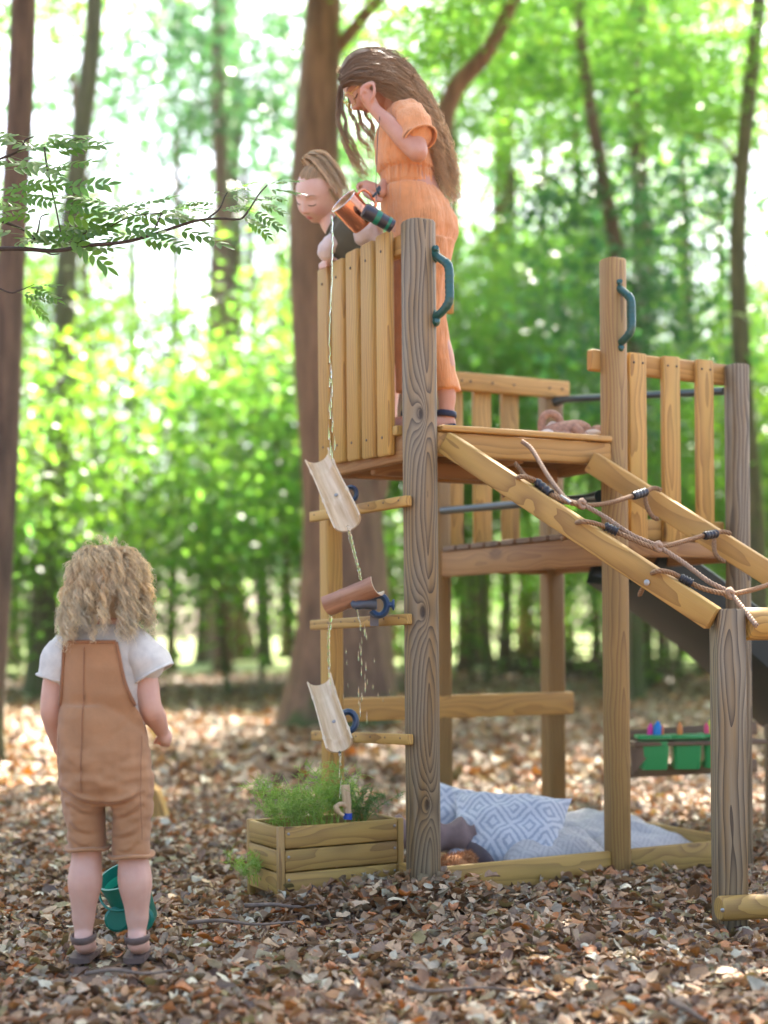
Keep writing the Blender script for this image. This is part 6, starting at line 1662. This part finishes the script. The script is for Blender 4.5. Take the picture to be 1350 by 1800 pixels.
def leaf_mesh(seed):
    """pinnate leaf along +X, leaflets in the XY plane, drooping a little"""
    rg = random.Random(seed); V, Fq, rn = [], [], []; L = .125; n = 6
    def sheet(c, d, ln, wd, nz):
        d = Vector(d).normalized(); s = Vector((-d.y, d.x, 0)).normalized(); b = len(V); r = rg.random()
        prof = [(0, .05), (.18, .75), (.45, 1.0), (.75, .72), (1, .03)]
        for t, w in prof:
            p = Vector(c) + d * ln * t; z = -.10 * ln * t * t + nz * ln * t
            V.extend([p + s * wd * w * .5 + Vector((0, 0, z + wd * w * .13)), p + Vector((0, 0, z)), p - s * wd * w * .5 + Vector((0, 0, z + wd * w * .13))])
        for i in range(4):
            for j in range(2):
                a = b + i * 3 + j; Fq.append((a, a + 1, a + 4, a + 3)); rn.append(r * .35 + base)
    base = rg.random() * .65
    def rach(t): return Vector((L * t, 0, -.018 * t * t))
    for i in range(7):
        t0, t1 = i / 7, (i + 1) / 7; a, c = rach(t0), rach(t1); b = len(V)
        V.extend([a + Vector((0, .0008, 0)), a - Vector((0, .0008, 0)), c - Vector((0, .0008, 0)), c + Vector((0, .0008, 0))]); Fq.append((b, b + 1, b + 2, b + 3)); rn.append(base)
    for i in range(n):
        t = .26 + .66 * i / (n - 1); c = rach(t); ln = .036 * (1 - .25 * abs(t - .55) * 2) * rg.uniform(.9, 1.1)
        for s in (-1, 1):
            a = R(62 - 14 * t + rg.uniform(-7, 7)); sheet(c, (math.cos(a), s * math.sin(a), 0), ln, .0145, rg.uniform(-.25, .12))
    sheet(rach(1), (1, 0, 0), .034, .0125, -.1)
    return np_mesh('leaf', [tuple(v) for v in V], Fq, {'rnd': np.array(rn)}, smooth=True)
LM = [leaf_mesh(40 + i) for i in range(5)]
for me in LM: me.materials.append(M_ROWAN)
rl = random.Random(12)
def leaf(px, py, ang, fore=0.25, tilt=None, s=1.0, d=0.0):
    """leaf from (px, py); ang = heading in the picture in degrees (0 right, 90 up); fore = how much it turns to the viewer"""
    a = R(ang); x = Vector((math.cos(a), rl.uniform(-.5, .3), math.sin(a))).normalized()
    nrm = Vector((rl.uniform(-.2, .2), -fore, 1.0 if tilt is None else tilt))
    z = (nrm - x * nrm.dot(x)).normalized(); y = z.cross(x)
    M = Matrix((x, y, z)).transposed().to_4x4(); M.translation = W(px, py, d)
    link('leaf', LM[rl.randrange(5)], None, row, M @ Matrix.Diagonal((s, s, s, 1)))
L_ = [(470, 325, 15, .15), (462, 334, 2, .3), (455, 342, 150, .2), (455, 345, -8, .35), (446, 356, -12, .5), (440, 366, 172, .4), (436, 370, -25, .8), (428, 380, -35, .9), (400, 338, 20, .15), (398, 342, 160, .2), (395, 348, 5, .4),
      (390, 360, 175, .35), (385, 368, 10, .5), (375, 378, 165, .3), (420, 384, -10, .4), (292, 370, 12, .15), (290, 372, 168, .2), (286, 376, 0, .4), (280, 388, 170, .5), (262, 376, 8, .2), (240, 379, 172, .25), (225, 384, 3, .8), (213, 364, 165, .2), (216, 372, 20, .3),
      (300, 402, -14, .5), (270, 412, 178, .5), (240, 420, -10, .4), (190, 404, 172, .9), (200, 398, -5, .9), (165, 414, 175, .6), (150, 400, 30, .3), (120, 436, 165, .4), (100, 440, 8, .4), (110, 430, 20, .7), (86, 376, 15, .3), (84, 377, 165, .4), (72, 384, 175, .6),
      (97, 356, -8, .9), (95, 352, 172, .8), (92, 338, 10, 1.1), (100, 372, -15, 1.2), (90, 330, 175, .6), (84, 300, 10, .5), (82, 295, 170, .5), (80, 275, 20, .4), (79, 268, 160, .4), (78, 258, 5, .6), (60, 240, 12, .2), (55, 242, 168, .3), (62, 240, -5, .5), (45, 248, 175, .5), (30, 268, 20, .6), (20, 275, -20, .5), (40, 412, 170, .5), (20, 398, -10, .5),
      (10, 440, 20, .4), (0, 300, 10, .4), (15, 330, 10, .8), (25, 350, -5, .9), (70, 408, 5, .6), (105, 410, -30, .8)]
for qi, q in enumerate(L_):
    leaf(q[0], q[1], q[2], q[3] * 1.5 + .15, s=rl.uniform(.85, 1.2) * (.62 if qi < 15 else 1), d=rl.uniform(-.04, .04))
stem([(-70, 470), (10, 512), (35, 510), (60, 500)], .003, .001)
for q in ((40, 508, 12, .4), (35, 512, -40, .9), (30, 514, -10, .7), (10, 512, 170, .5), (50, 505, -20, .9)): leaf(*q, s=.7)
# the tip of the branch
leaf(468, 327, 25, .5, s=.35)
